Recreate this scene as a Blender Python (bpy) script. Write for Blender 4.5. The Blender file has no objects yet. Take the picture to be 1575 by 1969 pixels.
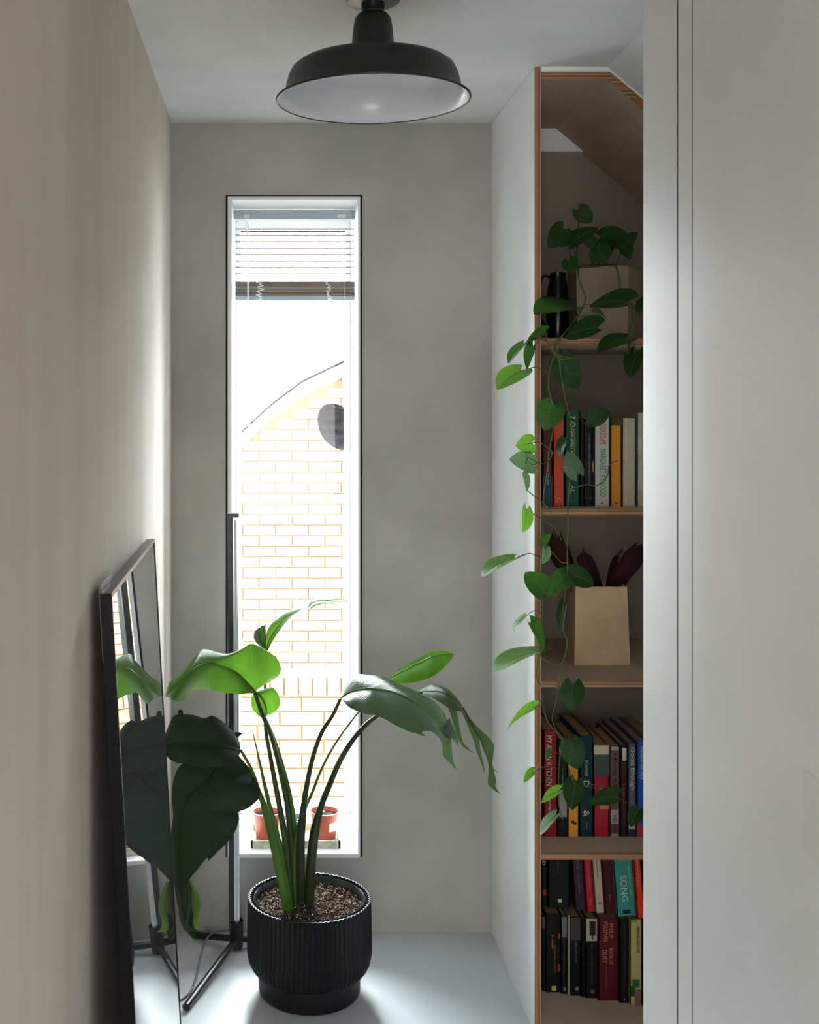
import bpy, bmesh, math, random
from mathutils import Vector, Matrix
R = random.Random(7)
scene = bpy.context.scene
COL = scene.collection
F = 2250.0; CX = 527.0; CY = 785.0; CH = 1.554      # focal length / vanishing point in pixels, eye height in metres

# ---------------------------------------------------------------- camera
cam_d = bpy.data.cameras.new('camera'); cam = bpy.data.objects.new('camera', cam_d); COL.objects.link(cam)
cam.location = (0, 0, CH); cam.rotation_euler = (math.pi/2, 0, 0)
cam_d.sensor_fit = 'HORIZONTAL'; cam_d.sensor_width = 36; cam_d.lens = 36*F/1575
cam_d.shift_x = (787.5-CX)/1575; cam_d.shift_y = -(984.5-CY)/1575
cam_d.clip_start = .05; cam_d.clip_end = 100
scene.camera = cam
# ---------------------------------------------------------------- world / lights / exposure
w = bpy.data.worlds.new('world'); scene.world = w; w.use_nodes = True
bg = w.node_tree.nodes['Background']; bg.inputs[0].default_value = (.90, .955, 1.0, 1); bg.inputs[1].default_value = 62
def area(name, loc, rot, sx, sy, power, col, portal=False):
    l = bpy.data.lights.new(name, 'AREA'); l.shape = 'RECTANGLE'; l.size = sx; l.size_y = sy; l.energy = power; l.color = col
    if portal: l.cycles.is_portal = True
    o = bpy.data.objects.new(name, l); COL.objects.link(o); o.location = loc; o.rotation_euler = rot
    return o
area('window_portal', (.06, 3.87, 1.2), (-math.pi/2, 0, 0), .40, 2.0, 1, (1, 1, 1), True)
area('rear_fill_light', (-.3, -2.86, 1.35), (math.pi/2, 0, 0), 1.7, 1.6, 62, (1.0, .95, .90))  # added fill light; the rear wall behind it is solid
scene.view_settings.view_transform = 'Standard'; scene.view_settings.look = 'None'
scene.view_settings.exposure = 0.2; scene.view_settings.gamma = 1.0; scene.view_settings.use_curve_mapping = False
scene.cycles.max_bounces = 14; scene.cycles.diffuse_bounces = 8; scene.cycles.transparent_max_bounces = 16
scene.cycles.sample_clamp_indirect = 8

# ---------------------------------------------------------------- helpers
def P(px, py, d): return Vector(((px-CX)*d/F, d, CH-(py-CY)*d/F))
def X(px, d): return (px-CX)*d/F
def Z(py, d): return CH-(py-CY)*d/F
def S(v):
    return tuple(((c/255)/12.92 if c/255 <= .04045 else ((c/255+.055)/1.055)**2.4) for c in v)
def mat(name, col, rough=.6, metal=0, ior=1.5, spec=.5, **k):
    m = bpy.data.materials.new(name); m.use_nodes = True
    b = m.node_tree.nodes['Principled BSDF']
    b.inputs['Base Color'].default_value = (*col, 1); b.inputs['Roughness'].default_value = rough
    b.inputs['Metallic'].default_value = metal; b.inputs['IOR'].default_value = ior
    b.inputs['Specular IOR Level'].default_value = spec
    return m
def noisy(name, c1, c2, scale=(3, 3, 3), rough=.85, detail=6, bump=0., bscale=60, spec=.3, contrast=(.35, .65)):
    m = mat(name, c1, rough, spec=spec); nt = m.node_tree; b = nt.nodes['Principled BSDF']
    tc = nt.nodes.new('ShaderNodeTexCoord'); mp = nt.nodes.new('ShaderNodeMapping'); mp.inputs['Scale'].default_value = scale
    n = nt.nodes.new('ShaderNodeTexNoise'); n.inputs['Scale'].default_value = 1; n.inputs['Detail'].default_value = detail
    cr = nt.nodes.new('ShaderNodeValToRGB')
    cr.color_ramp.elements[0].position = contrast[0]; cr.color_ramp.elements[1].position = contrast[1]
    cr.color_ramp.elements[0].color = (*c1, 1); cr.color_ramp.elements[1].color = (*c2, 1)
    nt.links.new(tc.outputs['Object'], mp.inputs[0]); nt.links.new(mp.outputs[0], n.inputs[0])
    nt.links.new(n.outputs[0], cr.inputs[0]); nt.links.new(cr.outputs[0], b.inputs['Base Color'])
    if bump:
        n2 = nt.nodes.new('ShaderNodeTexNoise'); n2.inputs['Scale'].default_value = bscale; n2.inputs['Detail'].default_value = 4
        nt.links.new(tc.outputs['Object'], n2.inputs[0])
        bp = nt.nodes.new('ShaderNodeBump'); bp.inputs['Strength'].default_value = bump; bp.inputs['Distance'].default_value = .01
        nt.links.new(n2.outputs[0], bp.inputs['Height']); nt.links.new(bp.outputs[0], b.inputs['Normal'])
    return m
def ply_edge(name, axis):
    m = mat(name, (.2, .1, .05), .7); nt = m.node_tree; b = nt.nodes['Principled BSDF']
    tc = nt.nodes.new('ShaderNodeTexCoord'); sp = nt.nodes.new('ShaderNodeSeparateXYZ')
    mu = nt.nodes.new('ShaderNodeMath'); mu.operation = 'MULTIPLY'; mu.inputs[1].default_value = 2*math.pi/.0034
    si = nt.nodes.new('ShaderNodeMath'); si.operation = 'SINE'
    n = nt.nodes.new('ShaderNodeTexNoise'); n.inputs['Scale'].default_value = 8
    ad = nt.nodes.new('ShaderNodeMath'); ad.operation = 'ADD'
    cr = nt.nodes.new('ShaderNodeValToRGB')
    cr.color_ramp.elements[0].position = .15; cr.color_ramp.elements[0].color = (*S((74, 48, 32)), 1)
    cr.color_ramp.elements[1].position = .9; cr.color_ramp.elements[1].color = (*S((186, 138, 98)), 1)
    nt.links.new(tc.outputs['Object'], sp.inputs[0]); nt.links.new(sp.outputs[axis], mu.inputs[0]); nt.links.new(mu.outputs[0], si.inputs[0])
    nt.links.new(tc.outputs['Object'], n.inputs[0])
    nt.links.new(si.outputs[0], ad.inputs[0]); nt.links.new(n.outputs[0], ad.inputs[1])
    nt.links.new(ad.outputs[0], cr.inputs[0]); nt.links.new(cr.outputs[0], b.inputs['Base Color'])
    return m
def leaf_mat(name, refl, trans, tr=.45, rough=.32, vein=90):
    m = bpy.data.materials.new(name); m.use_nodes = True; nt = m.node_tree; b = nt.nodes['Principled BSDF']; out = nt.nodes['Material Output']
    b.inputs['Roughness'].default_value = rough; b.inputs['Base Color'].default_value = (*refl, 1)
    t = nt.nodes.new('ShaderNodeBsdfTranslucent'); t.inputs[0].default_value = (*trans, 1)
    mx = nt.nodes.new('ShaderNodeMixShader'); mx.inputs[0].default_value = tr
    nt.links.new(b.outputs[0], mx.inputs[1]); nt.links.new(t.outputs[0], mx.inputs[2]); nt.links.new(mx.outputs[0], out.inputs[0])
    uv = nt.nodes.new('ShaderNodeUVMap'); sp = nt.nodes.new('ShaderNodeSeparateXYZ'); nt.links.new(uv.outputs[0], sp.inputs[0])
    a = nt.nodes.new('ShaderNodeMath'); a.operation = 'SUBTRACT'; a.inputs[1].default_value = .5; nt.links.new(sp.outputs[0], a.inputs[0])
    ab = nt.nodes.new('ShaderNodeMath'); ab.operation = 'ABSOLUTE'; nt.links.new(a.outputs[0], ab.inputs[0])
    m1 = nt.nodes.new('ShaderNodeMath'); m1.operation = 'MULTIPLY'; m1.inputs[1].default_value = -.45; nt.links.new(ab.outputs[0], m1.inputs[0])
    ad = nt.nodes.new('ShaderNodeMath'); ad.operation = 'ADD'; nt.links.new(sp.outputs[1], ad.inputs[0]); nt.links.new(m1.outputs[0], ad.inputs[1])
    fr = nt.nodes.new('ShaderNodeMath'); fr.operation = 'MULTIPLY'; fr.inputs[1].default_value = vein; nt.links.new(ad.outputs[0], fr.inputs[0])
    nz = nt.nodes.new('ShaderNodeTexNoise'); nz.noise_dimensions = '1D'; nz.inputs['Scale'].default_value = 1; nz.inputs['Detail'].default_value = 3
    nt.links.new(fr.outputs[0], nz.inputs['W'])
    bp = nt.nodes.new('ShaderNodeBump'); bp.inputs['Strength'].default_value = .5; bp.inputs['Distance'].default_value = .004
    nt.links.new(nz.outputs[0], bp.inputs['Height']); nt.links.new(bp.outputs[0], b.inputs['Normal'])
    mc = nt.nodes.new('ShaderNodeMix'); mc.data_type = 'RGBA'
    mc.inputs[6].default_value = (*[c*.75 for c in refl], 1); mc.inputs[7].default_value = (*[min(1, c*1.5) for c in refl], 1)
    nt.links.new(nz.outputs[0], mc.inputs[0]); nt.links.new(mc.outputs[2], b.inputs['Base Color'])
    mt = nt.nodes.new('ShaderNodeMix'); mt.data_type = 'RGBA'
    mt.inputs[6].default_value = (*[c*.75 for c in trans], 1); mt.inputs[7].default_value = (*[min(1, c*1.25) for c in trans], 1)
    nt.links.new(nz.outputs[0], mt.inputs[0]); nt.links.new(mt.outputs[2], t.inputs[0])
    return m

class MB:
    def __init__(s): s.bm = bmesh.new(); s.uv = s.bm.loops.layers.uv.new('UVMap')
    def box(s, x0, x1, y0, y1, z0, z1, M=None):
        v = [Vector((x, y, z)) for x in (x0, x1) for y in (y0, y1) for z in (z0, z1)]
        if M is not None: v = [M @ p for p in v]
        v = [s.bm.verts.new(p) for p in v]
        for f in ((0, 1, 3, 2), (4, 6, 7, 5), (0, 4, 5, 1), (2, 3, 7, 6), (0, 2, 6, 4), (1, 5, 7, 3)):
            s.bm.faces.new([v[i] for i in f])
        return s
    def prism(s, pts, y0, y1):          # polygon in XZ extruded along Y
        a = [s.bm.verts.new((x, y0, z)) for x, z in pts]; b = [s.bm.verts.new((x, y1, z)) for x, z in pts]
        s.bm.faces.new(a); s.bm.faces.new(b[::-1])
        for i in range(len(pts)):
            j = (i+1) % len(pts); s.bm.faces.new((a[j], a[i], b[i], b[j]))
        return s
    def lathe(s, prof, c, seg=48, M=None, flute=None, caps=False):
        rings = []
        for r, z in prof:
            ring = []
            for k in range(seg):
                t = 2*math.pi*k/seg
                rr = r
                if flute: rr = r - flute[1]*(.5+.5*math.cos(t*flute[0]))*flute[2](z)
                p = Vector((rr*math.cos(t), rr*math.sin(t), z))
                if M is not None: p = M @ p
                ring.append(s.bm.verts.new(p+Vector(c)))
            rings.append(ring)
        for a, b in zip(rings, rings[1:]):
            for k in range(seg):
                l = (k+1) % seg
                s.bm.faces.new((a[k], a[l], b[l], b[k]))
        if caps:
            s.bm.faces.new(rings[0][::-1]); s.bm.faces.new(rings[-1])
        return s
    def tube(s, pts, rad, seg=8, n=None, caps=True):
        pts = [Vector(p) for p in pts]
        rad = rad if isinstance(rad, (list, tuple)) else [rad]*len(pts)
        if n and len(pts) > 2: pts, rad = resample(pts, list(rad), n)
        rings = []; up = Vector((.1, -1, .05)).normalized()
        for i, p in enumerate(pts):
            t = (pts[min(i+1, len(pts)-1)]-pts[max(i-1, 0)]).normalized()
            a = t.cross(up)
            if a.length < .05: a = t.cross(Vector((1, 0, 0)))
            a.normalize(); b = t.cross(a); up = -b if b.dot(up) < 0 else b
            up = a.cross(t).normalized()
            rings.append([s.bm.verts.new(p+rad[i]*(math.cos(2*math.pi*k/seg)*a+math.sin(2*math.pi*k/seg)*b)) for k in range(seg)])
        for a, b in zip(rings, rings[1:]):
            # align start vertex to limit twisting
            off = min(range(seg), key=lambda o: (a[0].co-b[o].co).length)
            for k in range(seg):
                s.bm.faces.new((a[k], a[(k+1) % seg], b[(k+1+off) % seg], b[(k+off) % seg]))
            b[:] = b[off:]+b[:off]
        if caps:
            s.bm.faces.new(rings[0][::-1]); s.bm.faces.new(rings[-1])
        return s
    def grid(s, rows):                 # rows of 3-D points -> quad sheet with uv
        vs = [[s.bm.verts.new(p) for p in r] for r in rows]; n = len(rows); m = len(rows[0])
        for i in range(n-1):
            for j in range(m-1):
                f = s.bm.faces.new((vs[i][j], vs[i][j+1], vs[i+1][j+1], vs[i+1][j]))
                for l, (a, b) in zip(f.loops, ((j, i), (j+1, i), (j+1, i+1), (j, i+1))):
                    l[s.uv].uv = (a/(m-1), b/(n-1))
        return s
    def build(s, name, m, parent=None, smooth=False, bevel=0, label=None):
        if bevel:
            bmesh.ops.bevel(s.bm, geom=s.bm.edges[:], offset=bevel, segments=2, affect='EDGES', clamp_overlap=True)
        bmesh.ops.recalc_face_normals(s.bm, faces=s.bm.faces[:])
        me = bpy.data.meshes.new(name); s.bm.to_mesh(me); s.bm.free()
        return link(name, me, m, parent, smooth, label)
def wloc(o):
    v = Vector((0, 0, 0))
    while o: v += o.location; o = o.parent
    return v
def link(name, me, m, parent=None, smooth=False, label=None):
    o = bpy.data.objects.new(name, me)
    if smooth:
        me.polygons.foreach_set('use_smooth', [True]*len(me.polygons))
        me.set_sharp_from_angle(angle=math.radians(50))
    for q in (m if isinstance(m, (list, tuple)) else [m]): me.materials.append(q)
    if parent: me.transform(Matrix.Translation(-wloc(parent))); o.parent = parent
    else:
        cs = [v.co for v in me.vertices]
        if cs:
            c = Vector((sum(v.x for v in cs)/len(cs), sum(v.y for v in cs)/len(cs), min(v.z for v in cs)))
            me.transform(Matrix.Translation(-c)); o.location = c
    COL.objects.link(o)
    if label: o['label'] = label
    return o
def thing(name, label, cat, loc, group=None):
    o = bpy.data.objects.new(name, None); COL.objects.link(o); o.location = loc; o.empty_display_size = .05
    return tag(o, label, cat, group)
def tag(o, label, cat, group=None, kind=None):
    o['label'] = label; o['category'] = cat
    if group: o['group'] = group
    if kind: o['kind'] = kind
    return o
def struct(o): o['kind'] = 'structure'; return o
def root(name, loc):
    o = bpy.data.objects.new(name, None); COL.objects.link(o); o.location = loc; o.empty_display_size = .05; o['kind'] = 'structure'; return o
def cr(p0, p1, p2, p3, t):
    return .5*((2*p1)+(p2-p0)*t+(2*p0-5*p1+4*p2-p3)*t*t+(3*p1-p0-3*p2+p3)*t**3)
def resample(pts, rad, n):
    out = []; ro = []; L = len(pts)-1
    for i in range(n+1):
        u = i*L/n; k = min(int(u), L-1); t = u-k
        g = lambda a, j: a[max(0, min(L, j))]
        out.append(cr(g(pts, k-1), g(pts, k), g(pts, k+1), g(pts, k+2), t))
        ro.append(rad[k]*(1-t)+rad[min(k+1, L)]*t)
    return out, ro
def bx(name, m, parent, *a, bevel=0, label=None): return MB().box(*a).build(name, m, parent, bevel=bevel, label=label)

# ---------------------------------------------------------------- materials
M_wall = noisy('limewash', S((160, 159, 153)), S((177, 176, 170)), (3, 3, 3), bump=.05, bscale=90)
M_left = noisy('limewash_streaked', S((190, 178, 167)), S((208, 198, 188)), (2, 5.5, .7), bump=.04, bscale=90, detail=5, contrast=(.25, .75))
M_white = noisy('white_paint', S((230, 232, 232)), S((235, 237, 237)), (6, 6, 6), rough=.55)
M_door = noisy('satin_white_paint', S((208, 208, 205)), S((214, 214, 211)), (5, 5, 5), rough=.45)
M_ceil = noisy('ceiling_paint', S((214, 214, 213)), S((222, 222, 221)), (5, 5, 5), rough=.9)
M_floor = noisy('grey_resin', S((186, 190, 197)), S((194, 198, 205)), (2.5, 2.5, 2.5), rough=.47, spec=1.0)
M_floor.node_tree.nodes['Principled BSDF'].inputs['IOR'].default_value = 1.75
M_birch = noisy('birch_veneer', S((176, 157, 138)), S((188, 170, 150)), (14, 2.5, 14), rough=.7)
M_back = noisy('shelf_back', S((142, 130, 120)), S((152, 140, 130)), (3, 3, 3), rough=.9)
M_plyx = ply_edge('plywood_edge_upright', 0); M_plyz = ply_edge('plywood_edge_flat', 2)
M_gap = mat('shadow_gap_black', (.004, .004, .006), .8)
M_upvc = mat('white_window_frame', (.82, .84, .86), .35)
M_sill = mat('white_lining', S((232, 234, 236)), .4)
M_black = mat('black_powder_coat', (.012, .012, .014), .5)
M_blackm = mat('black_metal', (.008, .008, .009), .35)
M_chrome = mat('brushed_metal', (.5, .52, .55), .3, 1)
M_enam = mat('white_enamel', (.62, .64, .66), .22)
M_lampb = mat('dark_green_black_enamel', (.006, .010, .007), .4)
M_pot = mat('black_ribbed_ceramic', (.004, .0045, .006), .5, spec=.3)
M_npot = mat('black_plastic_pot', (.02, .022, .028), .25)
M_terra = mat('terracotta_plastic', S((172, 84, 64)), .4)
M_potg = mat('pale_blue_grey_plastic', S((150, 160, 168)), .4)
M_tray = noisy('speckled_stoneware', S((160, 156, 136)), S((214, 210, 190)), (60, 60, 60), rough=.6)
M_paper = mat('white_paper', (.8, .8, .8), .8)
M_page = noisy('book_pages', S((150, 118, 88)), S((176, 142, 108)), (200, 4, 4), rough=.95)
M_slats = [mat('backlit_slat', S(c), .5) for c in ((120, 104, 92), (78, 66, 60), (104, 90, 80), (150, 134, 118), (60, 54, 54))]  # backlit dark of the stacked slats put into their colours
M_slatw = mat('white_slat', (.9, .9, .92), .4)
M_rail = mat('grey_rail', S((150, 160, 164)), .4)
M_cord = mat('white_cord', (.8, .8, .8), .8)
M_vase = noisy('sand_vase', S((186, 158, 126)), S((200, 172, 140)), (12, 12, 12), rough=.9, bump=.1)
M_planter = noisy('pale_stone_planter', S((134, 118, 104)), S((146, 130, 116)), (10, 10, 10), rough=.9)
M_dark = mat('black_glazed', (.006, .006, .006), .25)
M_protea = noisy('dark_red_dried_leaf', S((26, 5, 8)), S((54, 10, 15)), (60, 60, 6), rough=.8)
M_stem = noisy('petiole_green', S((50, 84, 24)), S((76, 112, 36)), (20, 20, 3), rough=.4)
M_stemd = noisy('petiole_dark', S((34, 48, 24)), S((56, 68, 38)), (20, 20, 3), rough=.4)
M_vine = mat('vine_green', S((80, 88, 36)), .6)
M_vineb = mat('vine_brown', S((70, 60, 34)), .7)
M_leafA = leaf_mat('leaf_bright', (.035, .10, .016), (.09, .23, .014), .5)
for _s in ('Specular IOR Level',): M_leafA.node_tree.nodes['Principled BSDF'].inputs[_s].default_value = .25
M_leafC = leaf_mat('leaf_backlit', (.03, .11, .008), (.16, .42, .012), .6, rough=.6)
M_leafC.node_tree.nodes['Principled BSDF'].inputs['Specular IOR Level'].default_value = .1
M_leafD = leaf_mat('leaf_glossy', (.032, .065, .032), (.05, .12, .02), .22, rough=.2)
M_leafD.node_tree.nodes['Principled BSDF'].inputs['Coat Weight'].default_value = .45
M_leafD.node_tree.nodes['Principled BSDF'].inputs['Coat Roughness'].default_value = .12
M_leafE = leaf_mat('leaf_olive', (.035, .06, .025), (.06, .11, .025), .3, rough=.4)
M_leafF = leaf_mat('leaf_shaded_dark', (.004, .011, .004), (.008, .024, .004), .15, rough=.62, vein=60)  # shade on the two left leaves put into a darker leaf colour
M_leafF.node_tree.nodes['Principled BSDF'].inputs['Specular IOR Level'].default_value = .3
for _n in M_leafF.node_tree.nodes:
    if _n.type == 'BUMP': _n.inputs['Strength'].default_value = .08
M_ribd = mat('dark_midrib', (.010, .020, .008), .5, spec=.2)
M_leafY = leaf_mat('leaf_yellowing', (.03, .06, .012), (.05, .09, .01), .4)
M_pothos = leaf_mat('pothos_leaf', (.014, .048, .012), (.045, .15, .012), .35, rough=.4, vein=14)
M_pothos.node_tree.nodes['Principled BSDF'].inputs['Specular IOR Level'].default_value = .25
M_pothl = leaf_mat('pothos_leaf_light', (.05, .14, .02), (.15, .36, .025), .45, rough=.35, vein=14)
M_pothg = leaf_mat('pothos_leaf_pale', (.10, .17, .095), (.11, .21, .07), .35, rough=.45, vein=14)
def soil_mat():
    m = mat('potting_soil', (.04, .02, .012), .95); nt = m.node_tree; b = nt.nodes['Principled BSDF']
    tc = nt.nodes.new('ShaderNodeTexCoord'); v = nt.nodes.new('ShaderNodeTexVoronoi'); v.inputs['Scale'].default_value = 190
    nt.links.new(tc.outputs['Object'], v.inputs[0])
    c = nt.nodes.new('ShaderNodeValToRGB'); nt.links.new(v.outputs['Color'], c.inputs[0])
    c.color_ramp.elements[0].position = .25; c.color_ramp.elements[0].color = (.022, .011, .008, 1)
    c.color_ramp.elements[1].position = .85; c.color_ramp.elements[1].color = (.30, .185, .12, 1)
    e = c.color_ramp.elements.new(.55); e.color = (.08, .042, .028, 1)
    nt.links.new(c.outputs[0], b.inputs['Base Color'])
    bp = nt.nodes.new('ShaderNodeBump'); bp.inputs['Distance'].default_value = .006
    nt.links.new(v.outputs[0], bp.inputs['Height']); nt.links.new(bp.outputs[0], b.inputs['Normal']); return m
M_soil = soil_mat()
def glass_mat():
    m = bpy.data.materials.new('window_glass'); m.use_nodes = True; nt = m.node_tree; nt.nodes.remove(nt.nodes['Principled BSDF'])
    t = nt.nodes.new('ShaderNodeBsdfTransparent'); g = nt.nodes.new('ShaderNodeBsdfGlossy'); g.inputs['Roughness'].default_value = 0
    t.inputs[0].default_value = (.96, .98, .97, 1)
    f = nt.nodes.new('ShaderNodeFresnel'); f.inputs[0].default_value = 1.3; x = nt.nodes.new('ShaderNodeMixShader')
    nt.links.new(f.outputs[0], x.inputs[0]); nt.links.new(t.outputs[0], x.inputs[1]); nt.links.new(g.outputs[0], x.inputs[2])
    nt.links.new(x.outputs[0], nt.nodes['Material Output'].inputs[0]); return m
M_glass = glass_mat()
M_frame = mat('black_frame', S((7, 7, 9)), .35, spec=.2)
M_pic = mat('glazed_dark_print', S((92, 90, 95)), .01, ior=1.9, spec=.5)
M_pic.node_tree.nodes['Principled BSDF'].inputs['Coat Weight'].default_value = 1
M_pic.node_tree.nodes['Principled BSDF'].inputs['Coat Roughness'].default_value = .0
M_pic.node_tree.nodes['Principled BSDF'].inputs['Coat IOR'].default_value = 1.8

# ================================================================ SETTING
XL = -.3035; XR = .6455; D = 3.47; H = 2.4; DF = 2.90
# floor and ceiling
struct(bx('floor', M_floor, None, -1.7, 1.9, -3.1, 3.95, -.1, 0))
# ceiling: flat, then sloping down over the shelf niche on the right
KX = .826
zs = lambda x: H-.83*(x-KX)
struct(bx('ceiling', M_ceil, None, -1.7, KX+.03, -3.1, 3.95, H, H+.1))
struct(MB().prism([(KX, H), (1.40, zs(1.40)), (1.40, H+.1), (KX, H+.1)], 2.04, 3.95).build('ceiling_slope', M_ceil))
struct(bx('ceiling_hall', M_ceil, None, KX+.03, 1.9, -3.1, 2.04, H, H+.1))
# back wall with the opening of the window
OX0, OX1, OZ0, OZ1 = X(434, D), X(697, D), Z(1648, D), Z(375, D)
MBw = MB(); T = 3.92
MBw.box(XL-.15, OX0, D, T, 0, H); MBw.box(OX1, 1.5, D, T, 0, H); MBw.box(OX0, OX1, D, T, 0, OZ0); MBw.box(OX0, OX1, D, T, OZ1, H)
struct(MBw.build('wall_back', M_wall))
struct(bx('wall_left', M_left, None, XL-.15, XL, .25, D+.1, 0, H))
# niche and right wall
struct(bx('wall_niche_right', M_white, None, 1.22, 1.37, 2.0, D, 0, H))
struct(bx('wall_right_end', M_white, None, XR+.02, 1.37, 1.875, 2.04, 0, H))
struct(bx('wall_right', M_white, None, XR+.015, XR+.16, .25, 1.87, 0, H))
struct(bx('trim_1', M_door, None, XR, XR+.05, 1.874, 2.045, 0, H, bevel=.0005))
struct(bx('trim_2', M_door, None, XR, XR+.06, 1.808, 1.869, 0, H, bevel=.0003))
dr = root('door_1', (XR+.03, 1.4, 0))
for ya, yb in ((1.8665, 1.876), (1.8035, 1.8095)): bx('shadow_gap', M_gap, dr, XR+.0002, XR+.04, ya, yb, 0, H)
bx('door_leaf', M_door, dr, XR, XR+.045, .95, 1.8045, .006, H-.004, bevel=.0003)
bx('faint_rectangle', mat('warm_off_white', S((205, 204, 198)), .45), dr, XR-.0008, XR+.001, 1.36, 1.427, 1.012, 1.115, bevel=.0004, label='thin, slightly yellowish rectangle')  # thin rectangle, nearly door coloured, a touch yellower
# room behind the camera (windowless, an added area light fills the hall)
struct(bx('wall_left_return', M_white, None, -1.7, XL, .12, .25, 0, H))
struct(bx('wall_right_return', M_white, None, XR+.02, 1.9, .12, .25, 0, H))
struct(bx('wall_rear_left', M_white, None, -1.8, -1.7, -3.1, .25, 0, H))
struct(bx('wall_rear_right', M_white, None, 1.9, 2.0, -3.1, .25, 0, H))
m = MB(); m.box(-1.7, 1.9, -3.1, -2.95, 0, H)
struct(m.build('wall_rear', M_white))

# outer face of the house around the window; height above added to shade bricks
m = MB(); m.box(-13, OX0-.03, T, T+.04, -1, 14); m.box(OX1+.03, 13, T, T+.04, -1, 14); m.box(OX0-.03, OX1+.03, T, T+.04, -1, OZ0-.02); m.box(OX0-.03, OX1+.03, T, T+.04, OZ1+.02, 14)
struct(m.build('wall_outside', noisy('outer_brickwork', S((120, 96, 78)), S((140, 114, 94)), (2, 2, 2))))
# ---- window 1
wn = root('window_1', ((OX0+OX1)/2, D, OZ0))
ix0, ix1, iz0, iz1 = X(446, D), X(688, D), Z(1640, D), Z(385, D)     # clear opening
lx0, lx1, lz0, lz1 = X(438, D), X(692.5, D), Z(1647, D), Z(378, D)    # outer edge of the lining
DB = 3.85
YF = D-.004
bx('shadow_gap', M_gap, wn, OX0, lx0, YF+.003, T, lz0, OZ1)
bx('shadow_gap', M_gap, wn, lx1, OX1, YF+.003, T, lz0, OZ1)
bx('shadow_gap', M_gap, wn, OX0, OX1, YF+.003, T, lz1, OZ1)
bx('lining', M_sill, wn, lx0, ix0, YF-.002, DB, lz0, lz1, bevel=.0008)
bx('lining', M_sill, wn, ix1, lx1, YF-.002, DB, lz0, lz1, bevel=.0008)
bx('lining', M_sill, wn, ix0, ix1, YF-.002, DB, iz1, lz1, bevel=.0008)
bx('sill', M_sill, wn, ix0-.001, ix1+.001, YF-.003, DB, OZ0, iz0, bevel=.0008)
fw = .016
for nm, a in (('casement_stile', (ix0, ix0+fw, 3.80, 3.88, iz0, iz1)), ('casement_stile', (ix1-fw, ix1, 3.80, 3.88, iz0, iz1)),
              ('casement_rail', (ix0+fw, ix1-fw, 3.80, 3.88, iz0, iz0+.02)), ('casement_rail', (ix0+fw, ix1-fw, 3.80, 3.88, iz1-.035, iz1))):
    bx(nm, M_upvc, wn, *a, bevel=.003)
bx('rail_shadow', M_gap, wn, ix0+fw, ix1-fw, 3.842, 3.846, iz1-.038, iz1-.034)  # thin black strip painting in the top rail's shadow
bx('glass', M_glass, wn, ix0+fw-.002, ix1-fw+.002, 3.85, 3.856, iz0+.018, iz1-.033)
hp = P(677, 875, 3.79)
hm = MB(); hm.lathe([(.012, 0), (.012, .006), (.006, .008), (.006, .022)], hp+Vector((.006, 0, 0)), 16, Matrix.Rotation(math.pi/2, 4, 'X'))
ring = [hp+Vector((.004+.010*math.cos(t), -.024, .028*math.sin(t))) for t in [2*math.pi*k/16 for k in range(17)]]
hm.tube(ring, .003, 6); hm.build('handle', M_chrome, wn, True)

# ================================================================ OUTSIDE
M_brick = [mat('brick_%s' % n, S(c), .9) for n, c in (('cream', (164, 150, 126)), ('buff', (160, 144, 120)), ('pink', (158, 136, 118)), ('pale', (166, 156, 138)))]
M_mort = mat('mortar', S((132, 122, 104)), .95)
M_cope = mat('coping_render', S((150, 150, 148)), .9)
M_ext = mat('trellis_white', S((190, 190, 194)), .8)
struct(bx('ground', mat('paving', (.22, .21, .20), .9), None, -13, 13, 4.0, 24, -1.0, -.9))
def brick_proto(name, lx, ly, lz, m):
    me = bpy.data.meshes.new(name); b = MB().box(-lx/2, lx/2, 0, ly, 0, lz); b.bm.to_mesh(me); b.bm.free(); me.materials.append(m); return me
B_full = [brick_proto('brick', .226, .1, .066, m) for m in M_brick]
B_sold = [brick_proto('brick', .066, .1, .108, m) for m in M_brick]
def place(me, name, loc, par):
    o = bpy.data.objects.new(name, me); COL.objects.link(o); o.parent = par; o.location = Vector(loc)-wloc(par); return o
# tall wall with a sweeping curved top
curve_pts = [(-1.6, .35), (-1.0, .72), (-.6, 1.02), (-.2875, 1.255), (-.026, 1.498), (.198, 1.666), (.534, 1.827), (.9, 1.93), (1.4, 2.0), (2.2, 2.02)]
def ztop(x):
    for (a, za), (b, zb) in zip(curve_pts, curve_pts[1:]):
        if a <= x <= b: return za+(zb-za)*(x-a)/(b-a)
    return 1.9
YH = 8.40
hw = root('wall_garden_curved', (0.2, YH, -.9))
pts = [(x/20, ztop(x/20)-.02) for x in range(-30, 43)]
MB().prism([(pts[0][0], -.9)]+pts+[(pts[-1][0], -.9)], YH+.014, YH+.25).build('mortar_bed', M_mort, hw)
z = -.42; r = 0; nb = 0
while z < 2.05 and nb < 297:
    x = -1.05+(r % 2)*.118
    while x < 1.5:
        if z+.04 < min(ztop(x-.1), ztop(x+.1)) and nb < 297:
            place(R.choice(B_full), 'brick', (x+R.uniform(-.002, .002), YH+R.uniform(0, .004), z+R.uniform(-.001, .001)), hw); nb += 1
        x += .236
    z += .076; r += 1
cp = [(x/20, ztop(x/20)) for x in range(-30, 43)]
mcp = MB()
for (a, za), (b, zb) in zip(cp, cp[1:]):
    mcp.prism([(a, za-.03), (b, zb-.03), (b, zb+.07), (a, za+.07)], YH-.04, YH+.27)
mcp.build('coping', M_cope, hw)
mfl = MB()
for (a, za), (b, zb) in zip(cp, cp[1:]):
    mfl.prism([(a, za+.07), (b, zb+.07), (b, zb+.086), (a, za+.086)], YH-.06, YH+.29)
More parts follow.
